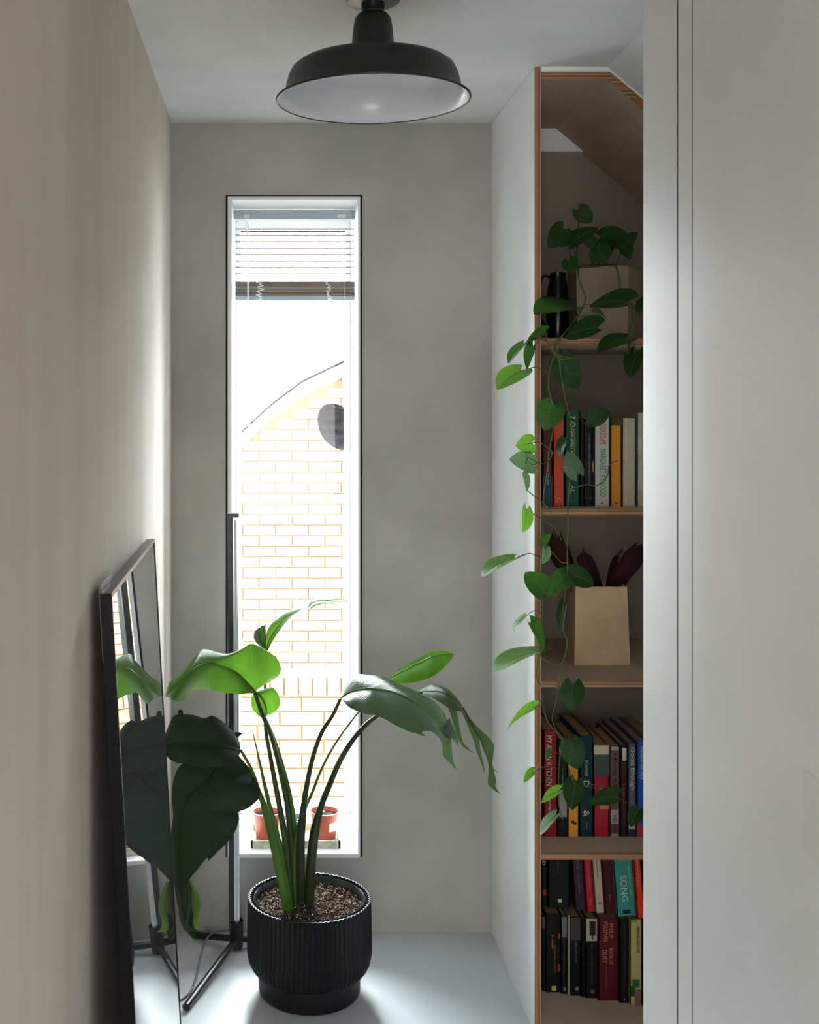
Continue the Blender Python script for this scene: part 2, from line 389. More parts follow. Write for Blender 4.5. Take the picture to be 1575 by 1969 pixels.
mfl.build('coping_edge', mat('dark_coping_edge', S((30, 30, 34)), .8, spec=.1), hw)  # thin dark strip along the top of the coping
# low wall in front with a soldier course
YL = 6.25
lw = root('wall_garden_low', (.2, YL, -.9))
bx('mortar_bed', M_mort, lw, -1.4, 1.8, YL+.012, YL+.21, -.9, .115)
zt = Z(1300, YL)
x = -1.2; k = 0
while x < 1.6: place(R.choice(B_sold), 'brick', (x, YL+R.uniform(-.006, 0), zt-.108), lw); x += .076
z = zt-.108-.076; r = 0
while z > -.88:
    x = -1.15+(r % 2)*.118
    while x < 1.6:
        place(R.choice(B_full), 'brick', (x+R.uniform(-.002, .002), YL+R.uniform(0, .004), z), lw); x += .236
    z -= .076; r += 1
# trellis
tr = thing('trellis', 'white diagonal lattice trellis above the curved brick wall outside', 'trellis', (.2, 8.85, .3))
tz0, tz1 = .9, 2.24
for sgn in (1, -1):
    k = -12
    while k < 26:
        x0 = -1.2+k*.13
        # slat from (x0,tz0) rising at 50 degrees
        a = Vector((x0 if sgn > 0 else x0+1.1, 0, tz0)); b = a+Vector((sgn*1.1, 0, tz1-tz0))
        t0, t1 = 0., 1.
        for s_ in (0, 1):
            pass
        lo, hi = -1.2, 1.7
        def xt(t): return a.x+(b.x-a.x)*t
        ts = sorted([(lo-a.x)/(b.x-a.x), (hi-a.x)/(b.x-a.x)]); t0 = max(0, ts[0]); t1 = min(1, ts[1])
        if t1-t0 > .05:
            p = a.lerp(b, t0); q = a.lerp(b, t1); L = (q-p).length; ang = math.atan2(q.z-p.z, q.x-p.x)
            Mx = Matrix.Translation(((p.x+q.x)/2, 8.85+(.006 if sgn > 0 else -.006), (p.z+q.z)/2)) @ Matrix.Rotation(-ang, 4, 'Y')
            MB().box(-L/2, L/2, -.005, .005, -.03, .03, Mx).build('slat', M_ext, tr)
        k += 1
for a in ((-1.25, 1.75, 8.82, 8.87, tz1, tz1+.06), (-1.25, -1.19, 8.82, 8.87, -.9, tz1), (1.69, 1.75, 8.82, 8.87, -.9, tz1)): bx('rail', M_ext, tr, *a)
# neighbour's house far behind
hs = thing('neighbour_house', 'pale rendered house with a grey roof beyond the garden trellis', 'house', (.5, 15, -.9))
bx('wall', mat('pale_render', S((222, 224, 230)), .9), hs, -4, 5, 15, 19, -.9, 3.0)
MB().prism([(-4.4, 3.0), (5.4, 3.0), (3.2, 4.3), (-2.4, 4.3)], 14.8, 19.2).build('roof', mat('slate_roof', S((150, 152, 166)), .8), hs)
for wx in (-1.6, 1.2): bx('window', mat('dim_glass', S((130, 140, 150)), .2), hs, wx, wx+.9, 14.96, 15.02, .9, 2.2)
# dark dish on the wall
dsh = thing('satellite_dish', 'dark grey round dish mounted on the brick wall outside', 'dish', P(645, 822, 8.25))
c = P(646, 822, 8.15); Md = Matrix.Rotation(math.radians(38), 4, 'Z') @ Matrix.Rotation(math.radians(68), 4, 'X')
M_dish = noisy('weathered_dark_grey', S((8, 8, 10)), S((24, 24, 28)), (8, 8, 30), rough=.9, spec=.03)
MB().lathe([(.001, -.055), (.06, -.050), (.11, -.035), (.15, -.010), (.172, .018), (.176, .02), (.17, .022), (.145, .0), (.10, -.026), (.05, -.04), (.001, -.044)], c, 32, Md).build('dish_bowl', M_dish, dsh, True)
MB().tube([c+Vector((0, .04, -.02)), c+Vector((.03, .14, -.08)), Vector((c.x+.03, 8.41, c.z-.08))], .014, 8).build('bracket', M_dish, dsh, True)
MB().tube([c+Md.to_3x3() @ Vector((0, .15, 0)), c+Md.to_3x3() @ Vector((0, .05, .2))], .008, 8).build('feed_arm', M_dish, dsh, True)

# ================================================================ BLIND
bd = 3.62
bl = thing('venetian_blind', 'venetian blind pulled up to the top of the narrow window, stacked slats coloured dark as backlit', 'blind', (X(565, bd), bd, Z(578, bd)))
hz0, hz1 = Z(423, bd), Z(405, bd); bx0, bx1 = X(450, bd), X(683, bd)
bx('headrail', M_rail, bl, bx0, bx1, bd-.012, bd+.014, hz0, iz1+.001 if hz1 > iz1 else hz1, bevel=.001)
zz = Z(441, bd)
for i in range(9):
    if zz < Z(538, bd): break
    MB().box(bx0+.003, bx1-.002, bd-.011, bd+.012, zz, zz+.0016).build('slat', M_slats[2], bl); zz -= .0198
zb, zt_ = Z(578, bd), Z(541, bd)
bx('bottom_rail', M_rail, bl, bx0+.004, bx1-.002, bd-.012, bd+.012, zb, zb+.013, bevel=.001)
n = 15; zz = zb+.0135
for i in range(n):
    o = R.uniform(-.003, .003)
    MB().box(bx0+.004+R.uniform(0, .001), bx1-.002-R.uniform(0, .001), bd-.012+o, bd+.012+o, zz, zz+R.choice((.0012, .0019, .0024))).build('slat', M_slats[R.choice((0, 1, 2, 2, 0, 3, 4))], bl); zz += (zt_-zb-.014)/n
def pc(lst, d, r, seg=6, n=None): return MB().tube([P(a, b, d) for a, b in lst], r, seg, n)
for px in (502, 632): pc([(px, 423), (px, 541)], bd-.013, .0008).build('ladder_cord', M_cord, bl)
for px in (500, 633):
    pts = []
    for k in range(22): pts.append(P(px+R.uniform(-9, 9)*(.5+.5*(k % 2)), 541+k*1.7, bd-.018-R.uniform(0, .004)))
    MB().tube(pts, .0011, 5, 60).build('ladder_cord', M_cord, bl)
pc([(476, 425), (477, 560), (478, 700), (479, 865)], bd-.018, [.0022, .0022, .0022, .0026]).build('tilt_wand', mat('clear_plastic', (.85, .87, .9), .15), bl)
pc([(473, 423), (471, 436), (480, 442), (477, 430)], bd-.018, .0015, 6, 8).build('wand_hook', M_cord, bl)
pc([(655, 423), (660, 500), (664, 600), (667, 642)], bd-.018, .0008).build('pull_cord', M_cord, bl)
for px in (475, 656): bx('bracket', M_chrome, bl, X(px-5 if px < 500 else px-8, bd), X(px+5 if px < 500 else px+8, bd), bd-.0155, bd-.012, Z(421, bd), Z(414, bd))

# ================================================================ SILL: TRAY AND THREE POTS
sz = iz0+.0006
ty0, ty1 = 3.505, 3.66
tx0, tx1 = X(482, ty0), X(655, ty0)
ttz = .0215
m = MB(); m.box(tx0+.003, tx1-.003, ty0+.003, ty1-.003, sz, sz+.004)
for a in ((tx0, tx1, ty0, ty0+.006), (tx0, tx1, ty1-.006, ty1), (tx0, tx0+.006, ty0, ty1), (tx1-.006, tx1, ty0, ty1)): m.box(*a, sz, sz+ttz)
tag(m.build('pot_tray', M_tray), 'rectangular speckled stoneware tray on the white window sill', 'tray')
M_soild = mat('dark_compost', (.02, .014, .012), .95)
def small_pot(px, d, r, h, m, name, label, white=False, lab=False):
    c = Vector((X(px, d), d, sz+.0045))
    t = thing(name, label, 'plant pot', c, 'small nursery pots on the sill tray')
    rb = r*.76
    MB().lathe([(.001, 0), (rb, 0), (rb+.001, .003), (r*.93, h-.014), (r*.97, h-.013), (r, h-.002), (r, h), (r-.0015, h), (r*.95, h-.006), (r*.91, h-.016), (.001, h-.018)], c, 32).build('pot_wall', m, t, True)
    rows = []
    for j in range(7):
        rr = (r*.9)*j/6+.0005
        rows.append([c+Vector((rr*math.cos(2*math.pi*k/20), rr*math.sin(2*math.pi*k/20), h-.014+R.uniform(-.002, .003))) for k in range(20)]+[None])
        rows[-1][20] = rows[-1][0]
    MB().grid(rows).build('compost', M_soild, t, True)
    MB().lathe([(r*.985, h-.001), (r*1.01, h-.0005), (r*1.01, h+.001), (r*.975, h+.001)], c, 32).build('rim', M_potg if not white else M_upvc, t, True, label='pale grey rim')
    st = MB()
    for k in range(5):
        a = R.uniform(0, 6.28); q = R.uniform(.2, .8)*r*.8
        st.lathe([(.0005, -.003), (.003, -.001), (.0035, .001), (.0005, .003)], c+Vector((q*math.cos(a), q*math.sin(a), h-.011)), 8)
    st.build('perlite', M_paper, t, True)
    if lab:
        rows = [[c+Vector((rr*math.sin(a)*1.012, -rr*math.cos(a)*1.012, zz_)) for a in [math.radians(20+6*k) for k in range(9)]] for rr, zz_ in ((rb+(r*.93-rb)*.40, (h-.014)*.40), (rb+(r*.93-rb)*.82, (h-.014)*.82))]
        MB().grid(rows).build('paper_label', M_paper, t)
    return t
small_pot(513, 3.585, .043, .078, M_terra, 'nursery_pot', 'terracotta pot at the left end of the sill tray, plain', False)
small_pot(566, 3.565, .038, .066, M_potg, 'nursery_pot', 'lower pale grey pot between the two terracotta pots', True)
small_pot(624, 3.585, .044, .080, M_terra, 'nursery_pot', 'terracotta pot with a white label at the right end of the tray', False, True)

# ================================================================ PENDANT LAMP
ld = 2.40; lc = Vector((X(717, ld), ld, 0))
zr = CH+593*ld/F                     # rim height
lp = thing('ceiling_lamp', 'dark enamelled barn style ceiling lamp with a white inside', 'lamp', (lc.x, ld, H))
MB().lathe([(.045, H-.0005), (.054, H-.002), (.055, H-.012), (.048, H-.016), (.001, H-.016)], lc, 40).build('ceiling_plate', mat('grey_brown_plate', (.10, .09, .09), .35), lp, True)
MB().lathe([(.024, H-.014), (.024, zr+.185), (.020, zr+.182), (.020, zr+.165), (.001, zr+.165)], lc, 32).build('stem', M_blackm, lp, True)
MB().lathe([(.012, zr+.176), (.030, zr+.175), (.037, zr+.166), (.040, zr+.150), (.0465, zr+.078), (.048, zr+.066), (.02, zr+.066)], lc, 40).build('neck', M_lampb, lp, True)
shade = MB().lathe([(.046, zr+.078), (.08, zr+.077), (.130, zr+.075), (.154, zr+.071), (.1665, zr+.062), (.173, zr+.048), (.178, zr+.030), (.181, zr+.015), (.189, zr+.006), (.1965, zr+.000)], lc, 96).build('shade', M_lampb, lp, True)
MB().lathe([(.1965, zr-.0015), (.188, zr+.003), (.179, zr+.013), (.176, zr+.029), (.171, zr+.046), (.1645, zr+.058), (.152, zr+.067), (.125, zr+.071), (.08, zr+.073), (.001, zr+.074)], lc, 96).build('inner_shell', M_enam, shade, True, label='white enamel inside of the shade')
ringp = [lc+Vector((.1970*math.cos(2*math.pi*k/96), .1970*math.sin(2*math.pi*k/96), zr)) for k in range(97)]
MB().tube(ringp, .0026, 8, caps=False).build('rim', M_blackm, shade, True)
MB().lathe([(.021, zr+.073), (.021, zr+.060), (.017, zr+.058), (.001, zr+.058)], lc, 24).build('bulb_holder', M_enam, lp, True)

# ================================================================ GLAZED PICTURE LEANING ON THE LEFT WALL
pb = Vector((-.199, 0, .002)); pt = Vector((-.2675, 0, 1.2495)); u = (pt-pb).normalized(); nrm = Vector((u.z, 0, -u.x))
if nrm.x < 0: nrm = -nrm
PH = (pt-pb).length; py0, py1 = 1.93, 2.735
Mp = Matrix(((0, nrm.x, u.x, pb.x), (1, nrm.y, u.y, 0), (0, nrm.z, u.z, pb.z), (0, 0, 0, 1)))
Mp = Matrix.Translation((0, 1.93, 0)) @ Matrix.Rotation(math.radians(.78), 4, 'Z') @ Matrix.Translation((0, -1.93, 0)) @ Mp   # local x=world y, y=normal, z=up
tv = thing('framed_picture', 'large black framed picture behind glass leaning against the left wall', 'picture', (-.23, 2.31, 0))
fb = .0085
for nm, a in (('frame_side', (py0, py0+fb, -.0197, 0, 0, PH)), ('frame_side', (py1-fb, py1, -.0197, 0, 0, PH)), ('frame_rail', (py0+fb, py1-fb, -.0197, 0, PH-fb, PH)), ('frame_rail', (py0+fb, py1-fb, -.0197, 0, 0, fb))):
    MB().box(*a, Mp).build(nm, M_frame, tv, bevel=.0006)
MB().box(py0+fb, py1-fb, -.017, -.0015, fb, PH-fb, Mp).build('glazed_print', M_pic, tv)
MB().box(py0+fb, py1-fb, -.0196, -.0172, fb, PH-fb, Mp).build('backing_board', M_black, tv)
MB().box(1.955, 2.09, -.0245, -.0205, PH-.12, PH+.012, Mp).build('hanging_plate', mat('grey_plate', S((120, 118, 116)), .5), tv)

# ================================================================ LED FLOOR LAMP
pd = 3.36; hub = Vector((X(454, pd), pd, 0))
fl = thing('floor_lamp', 'slim black and aluminium LED floor lamp standing by the window', 'lamp', hub)
z0, z1 = Z(1775, pd), Z(993, pd)
def px_prism(xa, xb, za, zb_, y0, y1, lean=0):   # slightly leaning bar
    return None
lean = X(450, pd)-X(453, pd)
def bar(x0, x1, y0, y1, za, zb_):
    m = MB(); Lm = Matrix(((1, 0, lean/(z1-z0), -lean/(z1-z0)*z0), (0, 1, 0, 0), (0, 0, 1, 0), (0, 0, 0, 1)))
    return m.box(x0, x1, y0, y1, za, zb_, Lm)
xa = X(440.5, pd); xm = X(451, pd); xb = X(461, pd)
bar(xa, xm, pd-.012, pd+.012, z0-.02, z1).build('pole', M_blackm, fl, bevel=.0015)
bar(xm, xb, pd-.010, pd+.010, z0-.02, z1-.002).build('light_channel', M_chrome, fl, bevel=.001)
bar(xm+.004, xb-.005, pd-.0112, pd-.0098, z0, z1-.01).build('diffuser_strip', mat('frosted_strip', (.55, .58, .62), .5), fl)
bar(xa-.001, xb+.003, pd-.016, pd+.014, z1-.002, z1+.010).build('top_cap', M_blackm, fl, bevel=.001)
MB().lathe([(.001, .006), (.017, .006), (.0195, .012), (.0195, .078), (.0205, .080), (.0205, .084), (.018, .0845), (.017, .06)], hub+Vector((.001, 0, 0)), 28).build('hub', M_blackm, fl, True)
for e in ((-.232, 3.43), (X(358, 3.02), 3.015), (.11, 3.405)):
    a = hub+Vector((0, 0, .030)); b = Vector((e[0], e[1], .0108))
    MB().tube([a, a.lerp(b, .5), b], [.0085, .0100, .0105], 12).build('leg', M_blackm, fl, True)
cabp = [(448, 1789, 3.37), (425, 1789, 3.36), (405, 1797, 3.33), (394, 1812, 3.30), (386, 1838, 3.26), (379, 1872, 3.20), (370, 1900, 3.13), (358, 1917, 3.085), (335, 1930, 3.05), (315, 1925, 3.04)]
tag(MB().tube([Vector((X(a, d_), d_, max(.0035, Z(b, d_)))) for a, b, d_ in cabp], .0028, 8, 50).build('power_cable', mat('grey_cable', S((96, 98, 104)), .5), fl, True), 'x', 'x')
_c = bpy.data.objects['power_cable']; del _c['label']; del _c['category']

# ================================================================ BIG BLACK PLANTER WITH STRELITZIA
pdp = 3.12; pc_ = Vector((X(595, pdp), pdp, 0))
pl = thing('potted_bird_of_paradise', 'tall bird of paradise plant in a black ribbed pot', 'potted plant', pc_)
ramp = lambda z: 1.0 if z > .08 else max(0, (z-.062)/.018)
MB().lathe([(.001, .0), (.126, .0), (.132, .004), (.135, .012), (.1355, .050), (.136, .060), (.146, .064), (.156, .074), (.163, .090), (.1665, .112), (.1665, .13), (.1655, .19), (.1640, .248), (.1638, .2525), (.1605, .2525)], pc_, 450, flute=(75, .0045, ramp)).build('cover_pot', M_pot, pl, True)
MB().lathe([(.1560, .2525), (.1550, .24), (.1545, .20), (.15, .08), (.001, .07)], pc_, 90).build('cover_pot_inside', M_pot, pl, True)
MB().lathe([(.146, .20), (.147, .246), (.1490, .2475), (.1495, .2505), (.1470, .252), (.1445, .249), (.140, .20), (.001, .195)], pc_, 90).build('nursery_pot', M_npot, pl, True)
sr = []
for j in range(26):
    rr = .142*j/25+.0006
    row = [pc_+Vector((rr*math.cos(2*math.pi*k/70), rr*math.sin(2*math.pi*k/70), .226+R.uniform(-.003, .004)+.008*math.exp(-((j/25-.2)/.3)**2))) for k in range(70)]
    row.append(row[0].copy()); sr.append(row)
soil = MB().grid(sr).build('soil', M_soil, pl, False)
crumbs = MB()
for k in range(900):
    a = R.uniform(0, 2*math.pi); q = .138*math.sqrt(R.random()); s_ = R.uniform(.0012, .0038)
    Mr = Matrix.Translation(pc_+Vector((q*math.cos(a), q*math.sin(a), .231+R.uniform(0, .004)))) @ Matrix.Rotation(R.uniform(0, 3), 4, (R.random(), R.random(), R.random()+.1))
    crumbs.box(-s_, s_, -s_*.7, s_*.7, -s_*.6, s_*.6, Mr)
o = crumbs.build('soil_crumbs', M_soil, pl); o['kind'] = 'stuff'
per = MB()
for k in range(150):
    a = R.uniform(0, 2*math.pi); q = .136*math.sqrt(R.random()); s_ = R.uniform(.0008, .0026)
    per.lathe([(.0002, -s_), (s_, 0), (.0002, s_)], pc_+Vector((q*math.cos(a), q*math.sin(a), .235+R.uniform(0, .003))), 6)
o = per.build('perlite', mat('perlite_white', (.85, .78, .70), .8), pl); o['kind'] = 'stuff'

def surf(mb, st, n=30, mcols=12, bulge=.0, ripple=0., fq=9, ph=0):
    """st: stations ((ux,uy,ud),(mx,my,md),(lx,ly,ld)) in pixels + depth -> curved sheet"""
    U, Mi, L = ([P(*s[k]) for s in st] for k in range(3))
    Ur, _ = resample(U, [0]*len(U), n); Mr, _ = resample(Mi, [0]*len(U), n); Lr, _ = resample(L, [0]*len(U), n)
    rows = []
    for i in range(n+1):
        row = []; a, b, c_ = Ur[i], Mr[i], Lr[i]
        for j in range(mcols+1):
            s = -1+2*j/mcols
            p = b.lerp(a, -s) if s < 0 else b.lerp(c_, s)
            wdt = (a-b).length if s < 0 else (c_-b).length
            arch = 4*abs(s)*(1-abs(s))
            p = p+Vector((0, -bulge*arch*wdt, bulge*.6*arch*wdt))
            p = p+Vector((0, ripple*abs(s)*math.sin(fq*i/n*6.28/3+ph+s*1.5)*wdt, ripple*.5*abs(s)*math.sin(fq*i/n*4+ph)*wdt))
            row.append(p)
        rows.append(row)
    mb.grid(rows); return Mr
def st3(l, du=0, dl=0): return [((a[0], a[1], a[6]+du), (a[2], a[3], a[6]), (a[4], a[5], a[6]+dl)) for a in l]
def leaf(name, mtl, stations, extra=(), rib=(.0035, .0008), ribm=None, n=36, bulge=.12, ripple=.03, label=None, ph=0):
    m = MB(); mid = surf(m, stations, n, 12, bulge, ripple, ph=ph)
    for e in extra: surf(m, e, 16, 6, .08, .0)
    o = m.build(name, mtl, pl, True, label=label)
    mid = [p+Vector((0, -.0005, 0)) for p in mid[:-1]]
    MB().tube(mid, [rib[0]+(rib[1]-rib[0])*i/(len(mid)-1) for i in range(len(mid))], 6).build('midrib', ribm or M_stem, o, True)
    return o
# columns: upper edge xy, midrib xy, lower edge xy, depth
A = [(500, 1322, 491, 1332, 486, 1334, 3.06), (536, 1300, 482, 1321, 470, 1334, 3.05), (538, 1276, 470, 1308, 452, 1334, 3.03), (516, 1252, 459, 1297, 437, 1333, 3.0),
     (487, 1238, 444, 1288, 418, 1330, 2.97), (462, 1249, 428, 1281, 398, 1326, 2.93), (430, 1258, 411, 1276, 379, 1325, 2.88),
     (391, 1247, 386, 1278, 362, 1338, 2.83), (374, 1264, 368, 1290, 347, 1350, 2.79), (345, 1296, 345, 1312, 335, 1346, 2.76), (326, 1312, 328, 1330, 326, 1342, 2.745), (319, 1338, 319, 1339, 319, 1340, 2.74)]
leaf('leaf', M_leafA, st3(A, .05, -.045), ripple=.04, label='bright green arching leaf with its tip touching the picture glass')
A2 = [(492, 1330, 490, 1332, 487, 1334, 3.1), (525, 1322, 502, 1340, 483, 1345, 3.11), (539, 1349, 511, 1358, 484, 1360, 3.12), (530, 1368, 512, 1372, 492, 1372, 3.12), (508, 1380, 506, 1380, 503, 1380, 3.12)]
leaf('leaf_lobe', M_leafA, st3(A2, .02, -.01), n=20)
Bf = [(510, 1248, 513, 1251, 515, 1252, 3.16), (510, 1226, 517, 1232, 526, 1230, 3.17), (519, 1203, 530, 1210, 539, 1211, 3.18), (533, 1190, 543, 1196, 550, 1197, 3.19), (547, 1180, 556, 1186, 561, 1187, 3.2),
      (570, 1169, 574, 1175, 580, 1177, 3.21), (588, 1166, 591, 1168, 596, 1172, 3.22), (600, 1154, 603, 1159, 606, 1166, 3.23), (620, 1149, 621, 1155, 624, 1161, 3.24), (645, 1153, 645, 1157, 646, 1161, 3.25), (668, 1153, 668, 1155.5, 668, 1158, 3.26)]
leaf('leaf', M_leafA, st3(Bf, .02, -.02), rib=(.0015, .0004), label='slender twisted leaf rising in front of the window')
B2 = [(512, 1250, 510, 1250, 507, 1249, 3.15), (512, 1232, 504, 1236, 495, 1238, 3.14), (511, 1215, 502, 1222, 488, 1226, 3.13), (511, 1204, 500, 1210, 490, 1214, 3.13), (512, 1200, 508, 1203, 500, 1206, 3.13)]
leaf('leaf_lobe', M_leafD, st3(B2, .02, -.05), n=18, rib=(.001, .0004))
Cf = [(744, 1304, 746, 1306, 748, 1307, 3.24), (773, 1284, 776, 1290, 768, 1314, 3.22), (792, 1273, 796, 1279, 791, 1313, 3.19), (810, 1263, 814, 1270, 813, 1308, 3.16), (824, 1256, 828, 1263, 831, 1301, 3.13),
      (838, 1253, 842, 1260, 847, 1290, 3.11), (852, 1252, 855, 1258, 860, 1277, 3.09), (866, 1254, 868, 1258, 870, 1266, 3.08), (873, 1259, 873, 1260, 873, 1261, 3.075)]
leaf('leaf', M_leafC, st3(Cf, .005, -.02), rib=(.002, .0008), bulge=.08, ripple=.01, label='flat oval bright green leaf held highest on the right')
Df = [(655, 1338, 657, 1343, 657, 1345, 3.00), (659, 1322, 664, 1337, 664, 1353, 2.99), (672, 1305, 677, 1330, 674, 1361, 2.98), (688, 1297, 693, 1326, 689, 1369, 2.97), (712, 1298, 713, 1324, 706, 1373, 2.95), (733, 1300, 735, 1326, 724, 1377, 2.94),
      (755, 1308, 757, 1331, 744, 1384, 2.92), (776, 1318, 778, 1339, 763, 1396, 2.90), (796, 1327, 797, 1349, 785, 1406, 2.88), (814, 1337, 815, 1361, 803, 1410, 2.87), (832, 1347, 829, 1374, 819, 1406, 2.86), (848, 1361, 843, 1390, 834, 1408, 2.85), (858, 1380, 855, 1410, 846, 1422, 2.85), (866, 1402, 866, 1418, 858, 1432, 2.85)]
Dx = [st3([(866, 1390, 858, 1400, 844, 1412, 2.85), (868, 1425, 860, 1430, 850, 1436, 2.85), (870, 1450, 864, 1455, 852, 1452, 2.85), (874, 1470, 868, 1470, 862, 1464, 2.85), (880, 1481, 879, 1480, 876, 1479, 2.85)], .01, -.01),
      st3([(864, 1380, 856, 1390, 850, 1400, 2.86), (876, 1408, 869, 1412, 862, 1414, 2.86), (880, 1420, 876, 1422, 871, 1422, 2.86), (882, 1434, 881, 1434, 880, 1434, 2.86)], .01, -.01),
      st3([(790, 1403, 800, 1405, 806, 1404, 2.88), (803, 1411, 808, 1411, 812, 1409, 2.87), (817, 1416, 817, 1416, 818, 1415, 2.87)], .0, 0)]
leaf('leaf', M_leafD, st3(Df, .055, -.06), Dx, bulge=.1, ripple=.02, ribm=M_stem, label='large glossy leaf reflecting the window, torn at its end')
E = [(806, 1328, 812, 1331, 814, 1335, 3.06), (820, 1320, 826, 1329, 826, 1340, 3.05), (835, 1316, 842, 1329, 842, 1348, 3.03), (850, 1320, 857, 1334, 857, 1358, 3.01), (865, 1328, 870, 1342, 872, 1366, 3.0), (878, 1341, 882, 1352, 884, 1368, 2.99), (889, 1356, 890, 1364, 892, 1374, 2.98), (901, 1376, 900, 1382, 899, 1388, 2.97)]
Ex = [st3([(872, 1350, 868, 1352, 860, 1354, 2.99), (880, 1375, 874, 1378, 868, 1378, 2.98), (884, 1400, 879, 1402, 874, 1400, 2.97), (890, 1425, 885, 1426, 881, 1422, 2.96), (900, 1438, 896, 1438, 890, 1436, 2.96), (911, 1448, 910, 1448, 908, 1447, 2.96)], .0, 0),
      st3([(892, 1360, 888, 1362, 884, 1362, 2.98), (904, 1382, 900, 1385, 895, 1385, 2.97), (913, 1400, 908, 1406, 903, 1405, 2.96), (921, 1420, 917, 1428, 911, 1425, 2.96), (924, 1444, 921, 1450, 917, 1446, 2.96), (929, 1465, 927, 1467, 924, 1464, 2.96), (932, 1487, 931.5, 1487, 931, 1486, 2.96)], 0, 0),
      st3([(898, 1374, 896, 1378, 894, 1380, 2.97), (922, 1402, 918, 1408, 914, 1408, 2.96), (938, 1416, 932, 1428, 924, 1426, 2.95), (950, 1432, 941, 1446, 930, 1444, 2.95), (949, 1450, 943, 1460, 936, 1456, 2.95), (946, 1470, 944, 1476, 940, 1472, 2.95), (951, 1480, 949, 1482, 946, 1480, 2.95), (959, 1485, 958, 1485, 957, 1484, 2.95)], 0, 0),
      st3([(945, 1462, 942, 1464, 939, 1463, 2.94), (950, 1484, 944, 1488, 940, 1486, 2.94), (954, 1500, 946, 1506, 938, 1504, 2.94), (953, 1512, 949, 1516, 944, 1514, 2.94), (962, 1527, 961, 1527, 960, 1526, 2.94)], 0, 0)]
leaf('leaf', M_leafE, st3(E, .04, -.03), Ex, bulge=.1, ripple=.02, ribm=M_stemd, label='drooping olive leaf split into long shreds, nearest the white panel')
Fl = [(461, 1428, 462, 1443, 461, 1450, 2.97), (450, 1408, 452, 1440, 455, 1458, 2.95), (437, 1396, 440, 1437, 448, 1470, 2.93), (420, 1381, 422, 1434, 430, 1473, 2.91), (408, 1376, 405, 1432, 410, 1476, 2.90), (394, 1381, 388, 1430, 390, 1475, 2.89), (374, 1376, 370, 1428, 370, 1472, 2.88),
      (350, 1373, 350, 1428, 352, 1469, 2.87), (336, 1376, 334, 1430, 334, 1465, 2.87), (325, 1393, 323, 1432, 324, 1457, 2.87), (315, 1420, 314, 1436, 315, 1446, 2.87), (310, 1435, 309.5, 1436, 310, 1437, 2.87)]
Fx = [st3([(352, 1378, 347, 1380, 341, 1380, 2.88), (352, 1368, 347, 1366, 342, 1368, 2.89), (349, 1365, 347, 1364, 344, 1365, 2.89)]), st3([(450, 1408, 452, 1412, 455, 1418, 2.95), (460, 1408, 460, 1411, 461, 1415, 2.94), (465, 1409, 465, 1411, 464, 1413, 2.93)])]
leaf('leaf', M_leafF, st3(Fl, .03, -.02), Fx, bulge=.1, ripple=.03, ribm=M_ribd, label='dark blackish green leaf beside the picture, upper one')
G = [(430, 1440, 440, 1446, 456, 1450, 3.03), (400, 1452, 414, 1472, 484, 1484, 3.02), (370, 1462, 400, 1496, 498, 1512, 2.99), (345, 1474, 380, 1512, 498, 1536, 2.98), (333, 1503, 362, 1532, 480, 1552, 2.97), (330, 1535, 350, 1560, 458, 1562, 2.96), (333, 1568, 345, 1590, 460, 1578, 2.95), (329, 1600, 342, 1622, 448, 1604, 2.94),
     (330, 1632, 342, 1652, 420, 1636, 2.93), (331, 1664, 343, 1680, 396, 1652, 2.92), (334, 1695, 346, 1708, 378, 1674, 2.91), (338, 1722, 350, 1732, 364, 1692, 2.90), (342, 1745, 354, 1755, 368, 1712, 2.89), (347, 1772, 360, 1778, 372, 1752, 2.88), (356, 1790, 366, 1796, 376, 1785, 2.88), (372, 1806, 374, 1806, 376, 1805, 2.88)]
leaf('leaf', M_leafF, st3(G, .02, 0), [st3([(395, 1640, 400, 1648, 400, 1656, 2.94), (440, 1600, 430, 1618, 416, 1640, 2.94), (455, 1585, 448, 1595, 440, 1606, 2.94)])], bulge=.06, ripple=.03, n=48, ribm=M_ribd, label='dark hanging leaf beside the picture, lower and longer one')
Y = [(362, 1690, 364, 1692, 368, 1694, 2.9), (362, 1712, 372, 1716, 382, 1722, 2.89), (362, 1740, 374, 1744, 386, 1744, 2.88), (358, 1768, 368, 1770, 381, 1768, 2.88), (356, 1784, 372, 1784, 386, 1782, 2.88), (366, 1790, 382, 1788, 394, 1787, 2.88)]
leaf('leaf_lobe', M_leafY, st3(Y, 0, -.02), n=20, rib=(.001, .0004), label='yellow green folded end of the hanging leaf')

def stem(pts, rad, m, name='stem', label=None):
    q = [Vector((P(a, b, d))) for a, b, d in pts]
    # root inside the soil
    return MB().tube(q, rad, 10, 40).build(name, m, pl, True, label=label)
BX = lambda px, py, d=3.11: (px, py, d)
stem([(463, 1443, 2.97), (484, 1480, 3.0), (499, 1525, 3.03), (512, 1562, 3.05), (523, 1605, 3.06), (535, 1660, 3.07), (546, 1715, 3.07), (553, 1756, 3.07)], [.0035, .004, .006, .0105, .012, .012, .012, .012], M_stem)
stem([(485, 1402, 3.10), (496, 1450, 3.10), (508, 1505, 3.09), (521, 1560, 3.09), (534, 1615, 3.08), (545, 1680, 3.08), (556, 1750, 3.08)], [.0006, .0026, .0046, .0065, .009, .011, .012], M_stem, 'rolled_leaf', label='pointed rolled new leaf')
stem([(513, 1251, 3.16), (510, 1300, 3.16), (510, 1390, 3.15), (519, 1450, 3.14), (530, 1510, 3.13), (541, 1570, 3.12), (552, 1640, 3.11), (560, 1745, 3.10)], [.0015, .003, .0045, .0055, .007, .008, .010, .011], M_stemd)
